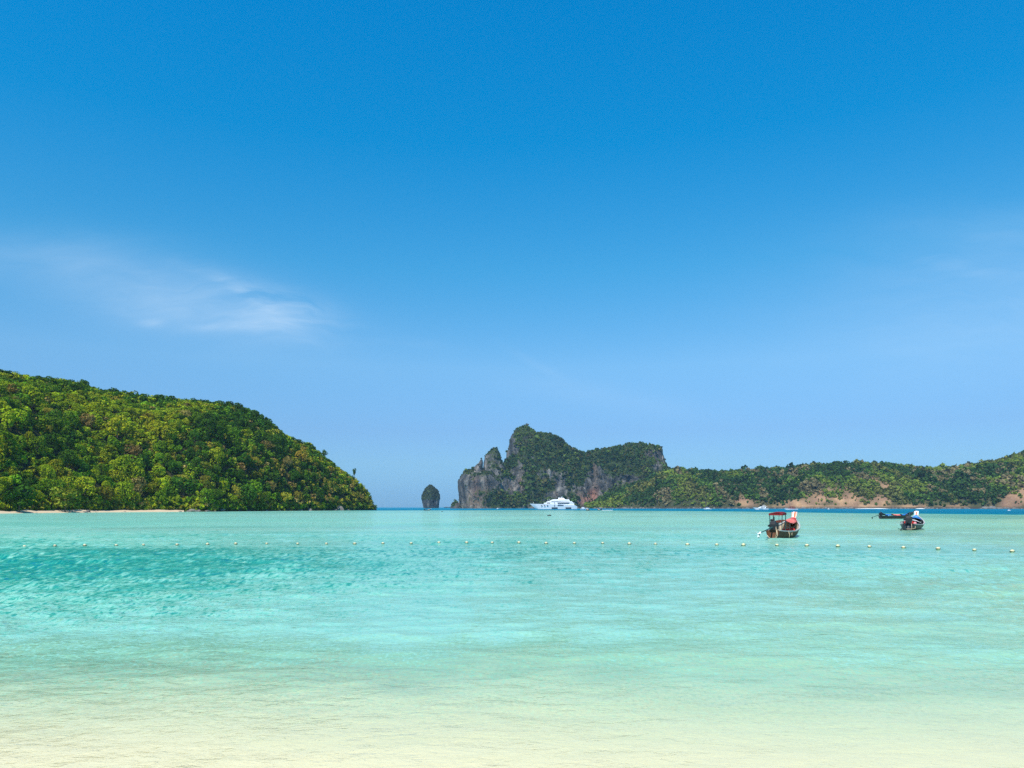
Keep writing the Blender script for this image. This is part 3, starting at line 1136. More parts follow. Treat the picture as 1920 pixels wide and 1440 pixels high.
KD = 1500.0
PA = [(960, 866, 960), (950, 864, 958), (930, 861, 952), (903, 859, 944), (893, 867, 936), (888, 872, 926), (884, 878, 908), (878, 887.5, 906.5), (872, 895, 905.5), (867, 899.5, 904), (863, 901, 903)]
PB = [(960, 880, 1000), (950, 885, 995), (900, 903, 968), (884, 908, 950), (870, 910, 943), (858, 911, 939), (850, 915, 937), (845, 921, 934), (842, 926, 930)]
PC = [(960, 890, 1180), (950, 898, 1170), (900, 928, 1142), (875, 936, 1122), (862, 944, 1108), (853, 950, 1099), (845, 952.5, 1090), (836, 953.5, 1076), (826, 954.5, 1062), (816, 956.5, 1052), (810, 959, 1045),
      (808, 960, 1036), (806, 961, 1008), (802, 963, 1003), (798, 967, 999), (794.5, 973, 994), (792, 981, 988)]
PD = [(960, 1030, 1320), (950, 1036, 1312), (930, 1048, 1292), (900, 1072, 1274), (890, 1078, 1286), (880, 1086, 1272), (871, 1091, 1263), (866, 1093, 1257), (857, 1098, 1254.5), (848, 1106, 1253.5), (842, 1122, 1253), (837, 1146, 1252), (834, 1160, 1248),
      (831, 1168, 1238)]
PF = [(960, 846, 868), (952, 847, 867), (946, 849, 865), (941, 853, 862), (938, 856, 860)]


def build_karst():
    h = 2.4
    x0, x1, y0, y1, z0, z1 = -135, 400, 1385, 1690, -8, 178
    xs, ys, zs = np.arange(x0, x1, h), np.arange(y0, y1, h), np.arange(z0, z1, h)
    X, Y, Z = np.meshgrid(xs, ys, zs, indexing='ij')
    X, Y, Z = X.astype(np.float32), Y.astype(np.float32), Z.astype(np.float32)
    wxn = 5 * vnoise(X * 0.03, Y * 0.03, Z * 0.03, seed=71)
    a = column_sdf(X, Y + wxn, Z, PA, KD, 1478, 0.75, 6)
    b = column_sdf(X, Y + wxn, Z, PB, KD, 1500, 0.75, 8)
    c = column_sdf(X, Y + wxn * 1.5, Z, PC, KD, 1560, 0.52, 14, lean=0.10)
    d = column_sdf(X, Y + wxn * 1.5, Z, PD, KD, 1560, 0.36, 18, lean=0.08)
    g = column_sdf(X, Y, Z, PF, KD, 1462, 0.8, 2)
    f = smin(np.minimum(a, b), c, 6)
    f = smin(f, d, 12)
    f += 6.0 * vnoise(X * 0.035, Y * 0.035, Z * 0.02, seed=72) * np.clip((150 - Z) / 60, 0.08, 1) * np.clip((X + 60) / 60, 0.25, 1)
    f += 3.2 * vnoise(X * 0.09, Y * 0.09, Z * 0.04, seed=73)
    f = np.minimum(f, g + 0.8 * vnoise(X * 0.2, Y * 0.2, Z * 0.2, seed=74))

    def px_of(V):
        return CX + F * V[:, 0] / V[:, 1]

    def py_of(V):
        return CY - F * (V[:, 2] - CAM_H) / V[:, 1]

    def vegf(V, n):
        px, py = px_of(V), py_of(V)
        k = fbm(V[:, 0] * 0.028, V[:, 1] * 0.028, V[:, 2] * 0.028, oct=4, seed=81)
        v = 0.52 + 0.9 * (n[:, 2] - 0.22) + 0.62 * k
        bare = np.zeros(len(V))
        for (bx, by, rx, ry, am) in [(868, 920, 20, 40, 1.0), (895, 900, 16, 32, .7), (925, 885, 14, 30, .6), (962, 835, 10, 26, 1.0), (900, 875, 10, 12, .7), (992, 880, 22, 22, .55),
                                     (958, 912, 20, 16, .6), (975, 905, 12, 26, .6), (1048, 915, 10, 26, .9), (1032, 928, 14, 10, .9), (1108, 920, 16, 34, .9), (1120, 905, 14, 24, .8),
                                     (1182, 897, 18, 9, 1.0), (1248, 852, 12, 20, .8), (1232, 872, 8, 14, .6), (1105, 940, 24, 10, 1.0), (1150, 905, 14, 12, .6), (856, 946, 12, 8, .5),
                                     (945, 860, 8, 18, .7)]:
            bare += am * np.exp(-((px - bx) / rx) ** 2 - ((py - by) / ry) ** 2)
        green = np.zeros(len(V))
        for (bx, by, rx, ry, am) in [(930, 935, 55, 14, .8), (985, 802, 22, 10, .6), (1010, 850, 50, 28, .5), (1190, 928, 80, 22, .9), (1160, 860, 60, 24, .8), (1060, 870, 30, 30, .5)]:
            green += am * np.exp(-((px - bx) / rx) ** 2 - ((py - by) / ry) ** 2)
        v = v + 0.20 - 0.72 * bare + 0.5 * green - 0.5 * sstep(5, 0, V[:, 2])
        return np.clip(v, 0, 1)

    def rustf(V, n):
        px, py = px_of(V), py_of(V)
        r = 0
        for (bx, by, rx, ry, am) in [(1098, 938, 24, 9, .95), (1114, 925, 7, 13, .9), (1105, 926, 9, 5, .5), (1064, 843, 7, 5, .6), (890, 915, 6, 26, .35)]:
            r = r + am * np.exp(-((px - bx) / rx) ** 2 - ((py - by) / ry) ** 2)
        return np.clip(r, 0, 1)
    o, V, Q, nrm, veg = rock_object('limestone_headland', f, (x0, y0, z0), h, 5.5, vegf, rustf,
                                    'craggy grey limestone headland with domed peak and jungle ledges across the bay', 83)
    rng = np.random.RandomState(12)
    # scrub and trees on the ledges
    front = (nrm[:, 1] < 0.45) & (V[:, 2] > 3)
    p = np.maximum(np.clip((veg - 0.42) * 2.6, 0, 1), 0.12) * front
    idx = np.where(rng.rand(len(V)) < p * 0.26)[0]
    P = V[idx]
    n = len(idx)
    k = fbm(P[:, 0] * 0.02, P[:, 1] * 0.02, P[:, 2] * 0.02, oct=2, seed=85) + rng.normal(0, 0.3, n)
    base = np.array([(0.030, 0.066, 0.022), (0.056, 0.108, 0.026), (0.100, 0.150, 0.028), (0.100, 0.098, 0.036)])
    kd = np.where(k < 0.0, 0, np.where(k < 0.33, 1, 2))
    kd = np.where(rng.rand(n) < 0.16, 3, kd)
    cl = base[kd] * np.exp(rng.normal(0, 0.22, (n, 1)))
    rad = np.exp(rng.normal(math.log(2.9), 0.34, n)) * np.where(P[:, 2] > 150, 0.7, 1) * np.where(veg[idx] < 0.5, 0.6, 1) * np.where(P[:, 0] < -28, 0.62, 1)
    mass('cliff_jungle', FAR, P, rad, cl, 0.25, 'patches of jungle clinging to the ledges of the limestone headland', seed=13)
    print('karst', len(V), 'scrub', n)


build_karst()


def build_islet():
    D = 2000.0
    prof = [(960, 793, 822), (953, 793, 822), (947, 792, 823), (936, 790, 823.5), (930, 790.5, 823), (922, 793.5, 820.5), (916, 798, 816.5), (912, 803, 811.5), (909.5, 806, 808.5)]
    h = 1.8
    xs, ys, zs = np.arange(-255, -180, h), np.arange(1960, 2045, h), np.arange(-6, 70, h)
    X, Y, Z = np.meshgrid(xs, ys, zs, indexing='ij')
    f = column_sdf(X, Y, Z, prof, D, 2002, 0.85, 2)
    f += 2.0 * vnoise(X * 0.07, Y * 0.07, Z * 0.03, seed=172)

    def vegf(V, n):
        k = fbm(V[:, 0] * 0.06, V[:, 1] * 0.06, V[:, 2] * 0.05, oct=3, seed=181)
        return np.clip(sstep(10, 32, V[:, 2]) * 1.1 + 0.35 * n[:, 2] + 0.45 * k - 0.05, 0, 1)
    o, V, Q, nrm, veg = rock_object('limestone_islet', f, (-255, 1960, -6), h, 2.2, vegf, lambda V, n: np.zeros(len(V)),
                                    'small thimble shaped limestone islet standing alone in the bay mouth', 183)
    rng = np.random.RandomState(15)
    p = np.clip((veg - 0.4) * 2, 0, 1) * (nrm[:, 1] < 0.5)
    idx = np.where(rng.rand(len(V)) < p * 0.22)[0]
    cl = np.array([0.045, 0.062, 0.026]) * np.exp(rng.normal(0, 0.3, (len(idx), 1)))
    mass('islet_scrub', FAR, V[idx], rng.uniform(1.4, 2.8, len(idx)), cl, 0.2, 'dull green scrub over the top of the small islet', seed=16)


build_islet()

# ------------------------------------------------------------------ right hills
R_PX = [1095, 1120, 1150, 1180, 1240, 1275, 1300, 1340, 1365, 1400, 1440, 1470, 1500, 1560, 1620, 1700, 1750, 1800, 1850, 1880, 1920, 2050, 2400, 2900]
R_TOP = [953, 938, 924, 908, 884, 877, 879, 881, 881, 880, 881, 877, 873, 870.5, 872, 877, 878, 872, 867, 861, 853, 835, 800, 790]
RS_PX = [1095, 1400, 1700, 1920, 2400, 2900]
RS_D = [1400, 1240, 1130, 1050, 900, 800]
RC_PX = [1095, 1400, 1700, 1920, 2400, 2900]
RC_D = [1560, 1480, 1400, 1340, 1200, 1050]


def right_height(u, d):
    S = np.interp(u, RS_PX, RS_D)
    C = np.interp(u, RC_PX, RC_D)
    top = np.interp(u, R_PX, R_TOP)
    Hc = np.maximum((CY - top) / F * C + CAM_H - 5.0, 1)
    t = (d - S) / (C - S)
    tt = np.clip(t, 0, 1)
    x = (u - CX) / F * d
    z = Hc * (0.10 * sstep(0, 0.04, tt) + 0.90 * np.sin(PI / 2 * tt) ** 0.85)
    n = fbm(x * 0.010, d * 0.010, oct=4, seed=151)
    z = z + 16 * n * sstep(0.02, 0.3, tt) * (1 - 0.75 * sstep(0.6, 1, tt))
    z = np.where(t < 0, t * 14, z)
    back = np.clip((d - C) / 260, 0, 1)
    return np.where(t > 1, Hc * (1 - 0.6 * back ** 1.6), z)


BARE = [(1398, 941, 24, 9, -18, 1.3), (1490, 945, 28, 7, 0, 1.1), (1530, 938, 28, 9, 8, 1.05), (1592, 938, 28, 12, 4, 1.25), (1642, 940, 26, 10, 4, 1.1), (1660, 911, 11, 7, -20, 1.0), (1642, 903, 12, 6, -45, .6),
        (1622, 884, 6, 11, -20, .8), (1906, 937, 48, 14, 28, 1.5), (1785, 949, 26, 4, 0, 1.0), (1720, 950, 30, 4, 0, .8), (1560, 950, 110, 3.5, 0, .9), (1560, 920, 40, 6, 10, .55), (1915, 925, 30, 8, 25, .9),
        (1690, 900, 30, 8, -10, .35), (1840, 905, 40, 9, 10, .30)]


def bareness(x, y, z):
    px = CX + F * x / y
    py = CY - F * (z - CAM_H) / y
    b = np.zeros_like(px)
    for (bx, by, rx, ry, rot, am) in BARE:
        a = math.radians(rot)
        p = ((px - bx) * math.cos(a) - (py - by) * math.sin(a)) / rx
        q = ((px - bx) * math.sin(a) + (py - by) * math.cos(a)) / ry
        b += am * np.exp(-(p * p + q * q) ** 1.5)
    return np.clip(b + 0.75 * fbm(x * 0.05, y * 0.03, z * 0.06, oct=4, seed=161) * (b > 0.1), 0, 1)


def build_right_hill():
    u = np.concatenate([np.linspace(1095, 2060, 330), np.linspace(2080, 2900, 40)])
    s = np.concatenate([[-0.06, -0.02], np.linspace(0, 0.25, 40), np.linspace(0.26, 1, 60), np.linspace(1.05, 2, 14)])
    Uu, Ss = np.meshgrid(u, s)
    S = np.interp(Uu, RS_PX, RS_D)
    C = np.interp(Uu, RC_PX, RC_D)
    D = np.where(Ss <= 1, S + Ss * (C - S), C + (Ss - 1) * 265)
    Z = right_height(Uu, D)
    X = (Uu - CX) / F * D
    b = bareness(X, D, Z)[..., None]
    g = fbm(X * 0.03, D * 0.03, oct=3, seed=9)[..., None] * 0.5 + 0.5
    green = (1 - g) * np.array([0.030, 0.042, 0.018]) + g * np.array([0.095, 0.085, 0.040])
    k = np.clip(0.5 + 0.9 * fbm(X * 0.06, D * 0.03, Z * 0.06, oct=4, seed=19)[..., None], 0, 1)
    tan = (1 - k) * np.array([0.20, 0.115, 0.075]) + k * np.array([0.46, 0.275, 0.145])
    tint = green * (1 - b) + tan * b
    shore = sstep(3.2, 1.2, Z)[..., None] * (Ss >= 0)[..., None]
    tint = tint * (1 - shore) + np.array([0.06, 0.052, 0.045]) * shore
    # grey scar under the ridge
    px = CX + F * X / D
    py = CY - F * (Z - CAM_H) / D
    scar = np.exp(-(((px - 1622) / 9) ** 2 + ((py - 884) / 15) ** 2))[..., None]
    tint = tint * (1 - scar) + np.array([0.14, 0.115, 0.105]) * scar
    me = np_mesh('far_hill', np.stack([X, D, Z], -1).reshape(-1, 3), grid_faces(*X.shape), MAT['ground'], True, {'tint': tint.reshape(-1, 3)})
    tag(link(bpy.data.objects.new('far_hill', me)), 'long low hill with scrub forest and bare tan slopes on the right', 'hill', kind='structure')
    rng = np.random.RandomState(31)
    n = 30000
    u = rng.uniform(1100, 2010, n)
    S = np.interp(u, RS_PX, RS_D)
    C = np.interp(u, RC_PX, RC_D)
    t = rng.uniform(0.012, 1.03, n)
    d = S + t * (C - S)
    x = (u - CX) / F * d
    z = right_height(u, d)
    b = bareness(x, d, z)
    rad = np.exp(rng.normal(math.log(3.5), 0.40, n)) * np.where(t > 0.9, 0.8, 1)
    k = (rng.rand(n) > b * 1.05) | (rng.rand(n) < 0.14)
    u, d, t, x, z, rad, b = [a[k] for a in (u, d, t, x, z, rad, b)]
    rad = np.where(b > 0.4, rad * 0.6, rad)
    k = thin(list(zip(x, d)), rad * 0.86)
    u, d, t, x, z, rad = [a[k] for a in (u, d, t, x, z, rad)]
    n = len(u)
    kk = fbm(x * 0.016, d * 0.010, oct=4, seed=191) * 1.4 + rng.normal(0, 0.10, n)
    base = np.array([(0.042, 0.092, 0.020), (0.088, 0.165, 0.024), (0.165, 0.220, 0.030), (0.155, 0.165, 0.040), (0.215, 0.180, 0.085)])
    kd = np.where(kk < -0.02, 0, np.where(kk < 0.26, 1, 2))
    dry = sstep(1380, 1650, u) * 0.22 + 0.12
    r = np.clip(0.5 + 1.1 * fbm(x * 0.022 + 50, d * 0.012, oct=3, seed=197) + rng.normal(0, 0.12, n), 0, 1)
    kd = np.where(r < dry * 0.85, 3, kd)
    kd = np.where(r > 1 - dry * 0.22, 4, kd)
    cl = base[kd] * np.exp(rng.normal(0, 0.12, (n, 1)))
    mass('hill_scrub_forest', SCRUB, np.stack([x, d, z], -1), rad, cl, 0.55, 'far scrub forest of mixed greens and dry browns on the right hill', seed=33)
    print('right trees', n)


build_right_hill()
rs = lambda u: np.interp(u, RS_PX, RS_D)
strip('white_beach', 1603, 1668, rs, -12, 9, -0.4, 1.5, MAT['white_sand'], 'short strip of bright white sand below the tan slopes', n=40, seed=5, taper=True)
strip('small_white_beach', 1716, 1736, rs, -10, 7, -0.4, 1.3, MAT['white_sand'], 'tiny white sand patch on the far shore above the moored longtail boats', n=16, seed=6, taper=True)


def shore_rocks():
    rng = np.random.RandomState(61)
    VV, FF, o = [], [], 0
    for i in range(420):
        u = rng.uniform(1110, 1960)
        if 1605 < u < 1664 or 1717 < u < 1735:
            continue
        m = RM[rng.randint(6)]
        D = float(rs(u)) + rng.uniform(-5, 7)
        q = math.exp(rng.normal(math.log(1.5), 0.45))
        c, sn = math.cos(i), math.sin(i)
        v = np.array([tuple(p.co) for p in m.vertices]) * q * np.array([1.3, 1, 1.1])
        VV.append(np.stack([v[:, 0] * c - v[:, 1] * sn + wx(u, D), v[:, 0] * sn + v[:, 1] * c + D, v[:, 2] + 0.3], -1))
        for p in m.polygons:
            f = [k + o for k in p.vertices]
            FF.append(f if len(f) == 4 else f + [f[-1]])
        o += len(v)
    me = bpy.data.meshes.new('shore_rocks')
    me.from_pydata([tuple(p) for p in np.concatenate(VV)], [], [tuple(dict.fromkeys(f)) for f in FF])
    me.materials.append(MAT['boulder'])
    tag(link(bpy.data.objects.new('shore_rocks', me)), 'broken line of dark rocks along the foot of the far hill', 'rocks', kind='stuff')


shore_rocks()


# ------------------------------------------------------------------ mesh builder for boats
class MB:
    def __init__(self):
        self.v, self.f = [], []

    def add(self, v, f):
        o = len(self.v)
        self.v.extend([tuple(p) for p in v])
        self.f.extend([tuple(i + o for i in q) for q in f])
        return self

    def box(self, c, s, rz=0, rx=0, ry=0, taper=1.0):
        m = Matrix.Rotation(rz, 3, 'Z') @ Matrix.Rotation(ry, 3, 'Y') @ Matrix.Rotation(rx, 3, 'X')
        V = []
        for k in (-1, 1):
            tp = taper if k > 0 else 1
            for a, b in ((-1, -1), (1, -1), (1, 1), (-1, 1)):
                V.append(Vector(c) + m @ Vector((a * s[0] / 2 * tp, b * s[1] / 2 * tp, k * s[2] / 2)))
        return self.add(V, [(3, 2, 1, 0), (4, 5, 6, 7), (0, 1, 5, 4), (1, 2, 6, 5), (2, 3, 7, 6), (3, 0, 4, 7)])

    def tube(self, pts, r, n=6):
        v, f = tube(pts, r, n)
        self.add(v, f)
        k = len(v)
        o = len(self.v) - k
        self.f.append(tuple(o + i for i in reversed(range(n))))
        self.f.append(tuple(o + k - n + i for i in range(n)))
        return self

    def loft(self, rings, closed=True, caps=True):
        n = len(rings[0])
        V = [p for r in rings for p in r]
        Fc = []
        for i in range(len(rings) - 1):
            for j in range(n if closed else n - 1):
                k = (j + 1) % n
                Fc.append((i * n + j, i * n + k, (i + 1) * n + k, (i + 1) * n + j))
        if caps and closed:
            Fc.append(tuple(reversed(range(n))))
            Fc.append(tuple((len(rings) - 1) * n + i for i in range(n)))
        return self.add(V, Fc)

    def ball(self, c, r, n=10, m=6):
        rings = []
        for i in range(1, m):
            t = PI * i / m
            rings.append([(c[0] + r[0] * math.sin(t) * math.cos(2 * PI * j / n), c[1] + r[1] * math.sin(t) * math.sin(2 * PI * j / n), c[2] - r[2] * math.cos(t)) for j in range(n)])
        return self.loft(rings)

    def sheet(self, grid, th=0.02):
        """grid of points [row][col] given a thickness downwards"""
        nr, nc = len(grid), len(grid[0])
        top = [p for r in grid for p in r]
        bot = [(p[0], p[1], p[2] - th) for p in top]
        Fc = []
        k = nr * nc
        for i in range(nr - 1):
            for j in range(nc - 1):
                a, b, c, d = i * nc + j, i * nc + j + 1, (i + 1) * nc + j + 1, (i + 1) * nc + j
                Fc.append((a, b, c, d))
                Fc.append((k + d, k + c, k + b, k + a))
        rim = [j for j in range(nc)] + [i * nc + nc - 1 for i in range(1, nr)] + [(nr - 1) * nc + j for j in range(nc - 2, -1, -1)] + [i * nc for i in range(nr - 2, 0, -1)]
        for a, b in zip(rim, rim[1:] + rim[:1]):
            Fc.append((b, a, k + a, k + b))
        return self.add(top + bot, Fc)

    def build(self, name, mat, parent=None, smooth=False, bevel=0):
        me = bpy.data.meshes.new(name)
        me.from_pydata(self.v, [], self.f)
        me.materials.append(mat)
        if smooth:
            me.polygons.foreach_set('use_smooth', [True] * len(me.polygons))
        o = link(bpy.data.objects.new(name, me), parent)
        if bevel:
            b = o.modifiers.new('bevel', 'BEVEL')
            b.width = bevel
            b.segments = 2
            b.limit_method = 'ANGLE'
        return o


def C3(*a):
    return tuple(a)


MAT['hull_brown'] = paint('hull_brown', (0.105, 0.040, 0.014), 0.75, 0.35, 3.0, dirt=(0.03, 0.03, 0.025))
MAT['hull_dark'] = paint('hull_dark', (0.022, 0.024, 0.028), 0.5, 0.35, 3.0, dirt=(0.05, 0.045, 0.03))
MAT['hull_teal'] = paint('hull_teal', (0.018, 0.03, 0.038), 0.5, 0.3, 3.0)
MAT['cream'] = paint('cream_boards', (0.72, 0.63, 0.46), 0.6, 0.12, 3.0, dirt=(0.45, 0.35, 0.22))
MAT['wood'] = paint('varnished_wood', (0.22, 0.115, 0.05), 0.45, 0.3, 4.0)
MAT['grey_trim'] = paint('grey_trim', (0.42, 0.40, 0.37), 0.6, 0.2, 3.0)
MAT['maroon'] = paint('maroon_canvas', (0.20, 0.018, 0.022), 0.8, 0.25, 3.0, spec=0.15)
MAT['pink'] = paint('faded_red_tarp', (0.76, 0.15, 0.11), 0.7, 0.15, 1.2, spec=0.2, dirt=(0.86, 0.46, 0.44))
MAT['red'] = paint('red_cloth', (0.58, 0.045, 0.035), 0.75, 0.2, 4.0, spec=0.2)
MAT['salmon'] = paint('salmon_ribbon', (0.85, 0.47, 0.36), 0.7, 0.12, 4.0, spec=0.2)
MAT['white_cloth'] = paint('white_cloth', (0.82, 0.79, 0.76), 0.7, 0.06, 4.0, spec=0.2)
MAT['orange'] = paint('orange_ribbon', (0.80, 0.16, 0.05), 0.7, 0.12, 4.0, spec=0.2)
MAT['blue_tarp'] = paint('blue_tarp', (0.03, 0.16, 0.42), 0.6, 0.25, 2.0)
MAT['sky_ribbon'] = paint('sky_blue_ribbon', (0.12, 0.45, 0.72), 0.7, 0.1, 4.0)
MAT['engine'] = paint('engine_black', (0.014, 0.014, 0.016), 0.45, 0.4, 8.0, dirt=(0.06, 0.035, 0.02))
MAT['steel'] = paint('steel', (0.10, 0.115, 0.12), 0.4, 0.25, 8.0, metal=0.5)
MAT['green_pole'] = paint('green_pole', (0.03, 0.09, 0.085), 0.5, 0.2, 6.0)
MAT['rope'] = paint('rope', (0.60, 0.46, 0.30), 0.9, 0.2, 20.0, spec=0.1)
MAT['white_gel'] = paint('white_hull_paint', (0.80, 0.80, 0.80), 0.25, 0.03, 0.3, spec=0.5)
MAT['glass'] = paint('dark_window_glass', (0.035, 0.028, 0.034), 0.12, 0.1, 0.5, spec=0.6)
MAT['teak'] = paint('teak', (0.40, 0.27, 0.16), 0.6, 0.15, 2.0)
MAT['pinkred'] = paint('pink_float', (0.82, 0.24, 0.27), 0.5, 0.08, 3.0)


# ------------------------------------------------------------------ longtail boats
def longtail(px_s, py_s, px_b, L, spec, scale=1.0):
    """stern waterline at photo point, bow toward px_b"""
    D = dist_of(py_s)
    x0 = wx(px_s, D)
    # solve heading so that the bow of length L falls on column px_b
    best = None
    for k in range(-900, 900):
        a = math.radians(k / 10.0) * 1.0
        xb, yb = x0 + L * math.sin(a), D + L * math.cos(a)
        e = abs(CX + F * xb / yb - px_b)
        if best is None or e < best[0]:
            best = (e, a)
    yaw = best[1]
    root = empty('longtail_boat', (x0, D, 0), -yaw)
    kx = L / 8.2
    st = [(0.0, 0.50, 0.68, -0.06), (0.7, 0.66, 0.62, -0.20), (1.8, 0.88, 0.57, -0.28), (3.4, 1.04, 0.56, -0.30), (5.0, 1.02, 0.68, -0.26), (6.2, 0.84, 0.92, -0.10), (7.1, 0.56, 1.16, 0.22), (7.8, 0.26, 1.38, 0.65), (8.2, 0.07, 1.52, 0.95)]
    bw = spec.get('beam', 1.0)
    sh = spec.get('sheer', 1.0)

    def ring(s, inset=0.0, floor=None):
        y, b, zs, zk = s
        b, y, zs = b * bw - inset, y * kx, zs * sh
        b = max(b, 0.03)
        if floor is None:
            pts = [(-b, zs), (-b * 0.84, zs * 0.55 + zk * 0.45), (-b * 0.52, zs * 0.18 + zk * 0.82), (0, zk), (b * 0.52, zs * 0.18 + zk * 0.82), (b * 0.84, zs * 0.55 + zk * 0.45), (b, zs)]
        else:
            zf = max(zk + 0.12, floor)
            pts = [(-b, zs - 0.01), (-b * 0.84, (zs + zf) / 2), (-b * 0.60, zf), (0, zf), (b * 0.60, zf), (b * 0.84, (zs + zf) / 2), (b, zs - 0.01)]
        return [(p, y, z) for p, z in pts]
    hb = MB()
    rings = [ring(s) for s in st]
    hb.loft(rings, closed=False)
    hb.f.append(tuple(range(7)))
    hull = hb.build('hull', MAT[spec['hull']], root, True)
    ib = MB()
    inner = [[(p[0], p[1] + (0.05 if i == 0 else 0), p[2]) for p in ring(s, 0.06, 0.08)] for i, s in enumerate(st[:-1])]
    ib.loft([list(reversed(r)) for r in inner], closed=False)
    ib.f.append(tuple(reversed(range(7))))
    ib.build('inner_planking', MAT[spec['inner']], root)
    # gunwales: one rail per side
    for sgn in (-1, 1):
        g = MB()
        g.loft([[(sgn * (max(s[1] * bw, 0.05) + 0.03), s[0] * kx, s[2] * sh + 0.03), (sgn * (max(s[1] * bw, 0.05) + 0.03), s[0] * kx, s[2] * sh - 0.05),
                 (sgn * (max(s[1] * bw, 0.05) - 0.09), s[0] * kx, s[2] * sh - 0.05), (sgn * (max(s[1] * bw, 0.05) - 0.09), s[0] * kx, s[2] * sh + 0.03)] for s in st])
        g.build('gunwale', MAT[spec['rail']], root)
    for (yy, wd) in ((1.7, 0.78), (3.2, 0.93), (4.6, 0.93)):
        MB().box((0, yy * kx, 0.42), (2 * wd * bw * 0.80, 0.28, 0.05)).build('bench', MAT[spec['bench']], root)
    # foredeck
    fd = MB()
    fd.sheet([[(-0.92 * b * bw, y * kx, z * sh - 0.02), (0, y * kx, z * sh + 0.05), (0.92 * b * bw, y * kx, z * sh - 0.02)] for (y, b, z, q) in st[6:]], 0.03)
    fd.build('foredeck', MAT[spec['deck']], root)
    # stem post
    zt = spec['prow']
    y8 = 8.2 * kx
    sp = [(0, y8 - 0.25, 0.75), (0, y8 + 0.02, 1.3 * sh), (0, y8 + 0.30, (1.3 * sh + zt) / 2), (0, y8 + 0.50, zt)]
    sb = MB()
    sb.loft([[(p[0] - w, p[1] - 0.09, p[2]), (p[0] + w, p[1] - 0.09, p[2]), (p[0] + w * 0.6, p[1] + 0.09, p[2]), (p[0] - w * 0.6, p[1] + 0.09, p[2])] for p, w in zip(sp, (0.10, 0.09, 0.07, 0.09))])
    sb.build('stem_post', MAT[spec['stem']], root)
    # ribbons hung round the stem: each a bent hanging strip
    n = len(spec['ribbons'])
    for i, (mt, zr0, zr1) in enumerate(spec['ribbons']):
        w = spec.get('ribbon_w', 0.36)
        off = (i - (n - 1) / 2) * w / n
        rows = []
        for j in range(7):
            k = j / 6.0
            z = zr1 + (zr0 - zr1) * k
            yy = float(np.interp(z, [p[2] for p in sp], [p[1] for p in sp])) - 0.12 - 0.10 * k + 0.03 * math.sin(k * 5 + i)
            ww = w / n * (0.62 - 0.18 * k)
            xx = off * (1.15 - 0.55 * k) + 0.015 * math.sin(k * 7 + 2 * i)
            rows.append([(xx - ww, yy, z), (xx, yy - 0.03, z), (xx + ww, yy, z)])
        rb = MB()
        V = [p for r in rows for p in r]
        V2 = [(p[0], p[1] + 0.03, p[2]) for p in V]
        fcs = []
        m = len(V)
        for a in range(6):
            for b in range(2):
                q = a * 3 + b
                fcs.append((q, q + 1, q + 4, q + 3))
                fcs.append((m + q + 3, m + q + 4, m + q + 1, m + q))
            for b, s in ((0, 0), (2, 2)):
                q = a * 3 + b
                fcs.append((q, q + 3, m + q + 3, m + q))
        rb.add(V + V2, fcs)
        rb.build('ribbon', MAT[mt], root, True)
    # engine on its swivel with the long propeller shaft
    eg = empty('engine', (0, 0, 0))
    eg.parent = root
    ez = spec.get('engine_z', 0.62)
    es = spec.get('engine_s', 1.0)
    eb = MB()
    eb.box((0, 0.22, ez + 0.30 * es), (0.40 * es, 0.62 * es, 0.42 * es))
    eb.box((0, 0.15, ez + 0.58 * es), (0.34 * es, 0.46 * es, 0.18 * es), taper=0.8)
    eb.box((0.0, 0.62 * es, ez + 0.36 * es), (0.46 * es, 0.10 * es, 0.46 * es))
    for i in range(4):
        eb.tube([(-0.24 * es, 0.0 + 0.14 * i, ez + 0.42 * es), (-0.31 * es, 0.0 + 0.14 * i, ez + 0.32 * es)], 0.05 * es)
    eb.box((0, 0.2, ez + 0.02), (0.20, 0.3, 0.18))
    b = eb.build('engine_block', MAT['engine'], eg, bevel=0.02)
    MB().tube([(0.10, 0.05, ez + 0.6 * es), (0.10, 0.03, ez + 0.86 * es), (0.10, -0.06, ez + 0.96 * es)], 0.035 * es).build('exhaust_pipe', MAT['steel'], eg)
    MB().ball((-0.12 * es, 0.40 * es, ez + 0.72 * es), (0.13 * es, 0.13 * es, 0.11 * es)).build('air_filter', MAT['engine'], eg, True)
    MB().tube([(0.22 * es, 0.3, ez + 0.45 * es), (0.40 * es, 0.7, ez + 0.40 * es), (0.36 * es, 1.15, ez + 0.42 * es)], 0.022).build('tiller', MAT['steel'], eg)
    sx, sy, sz = spec['shaft']
    p0 = Vector((0, -0.05, ez + 0.28 * es))
    p1 = Vector((sx, sy, sz))
    MB().tube([p0, p0.lerp(p1, 0.5), p1], [0.055, 0.045, 0.035], 8).build('propeller_shaft', MAT['green_pole'] if spec.get('pole') else MAT['engine'], eg)
    d = (p1 - p0).normalized()
    side = d.cross(Vector((0, 0, 1))).normalized()
    upv = side.cross(d)
    pb = MB()
    pb.ball(p1, (0.06, 0.06, 0.06), 8, 4)
    for k in range(3):
        a = k * 2 * PI / 3 + 0.5
        r = side * math.cos(a) + upv * math.sin(a)
        tng = side * -math.sin(a) + upv * math.cos(a)
        c0, c1 = p1 + r * 0.04, p1 + r * spec.get('prop', 0.2)
        q = [c0 - tng * 0.03 - d * 0.02, c0 + tng * 0.03 + d * 0.02, c1 + tng * 0.08 + d * 0.035, c1 - tng * 0.08 - d * 0.035]
        q2 = [v + d * 0.02 for v in q]
        pb.add(q + q2, [(0, 1, 2, 3), (7, 6, 5, 4), (0, 4, 5, 1), (1, 5, 6, 2), (2, 6, 7, 3), (3, 7, 4, 0)])
    pb.build('propeller', MAT[spec.get('prop_mat', 'steel')], eg)
    gd = MB()
    pm = p0.lerp(p1, 0.93)
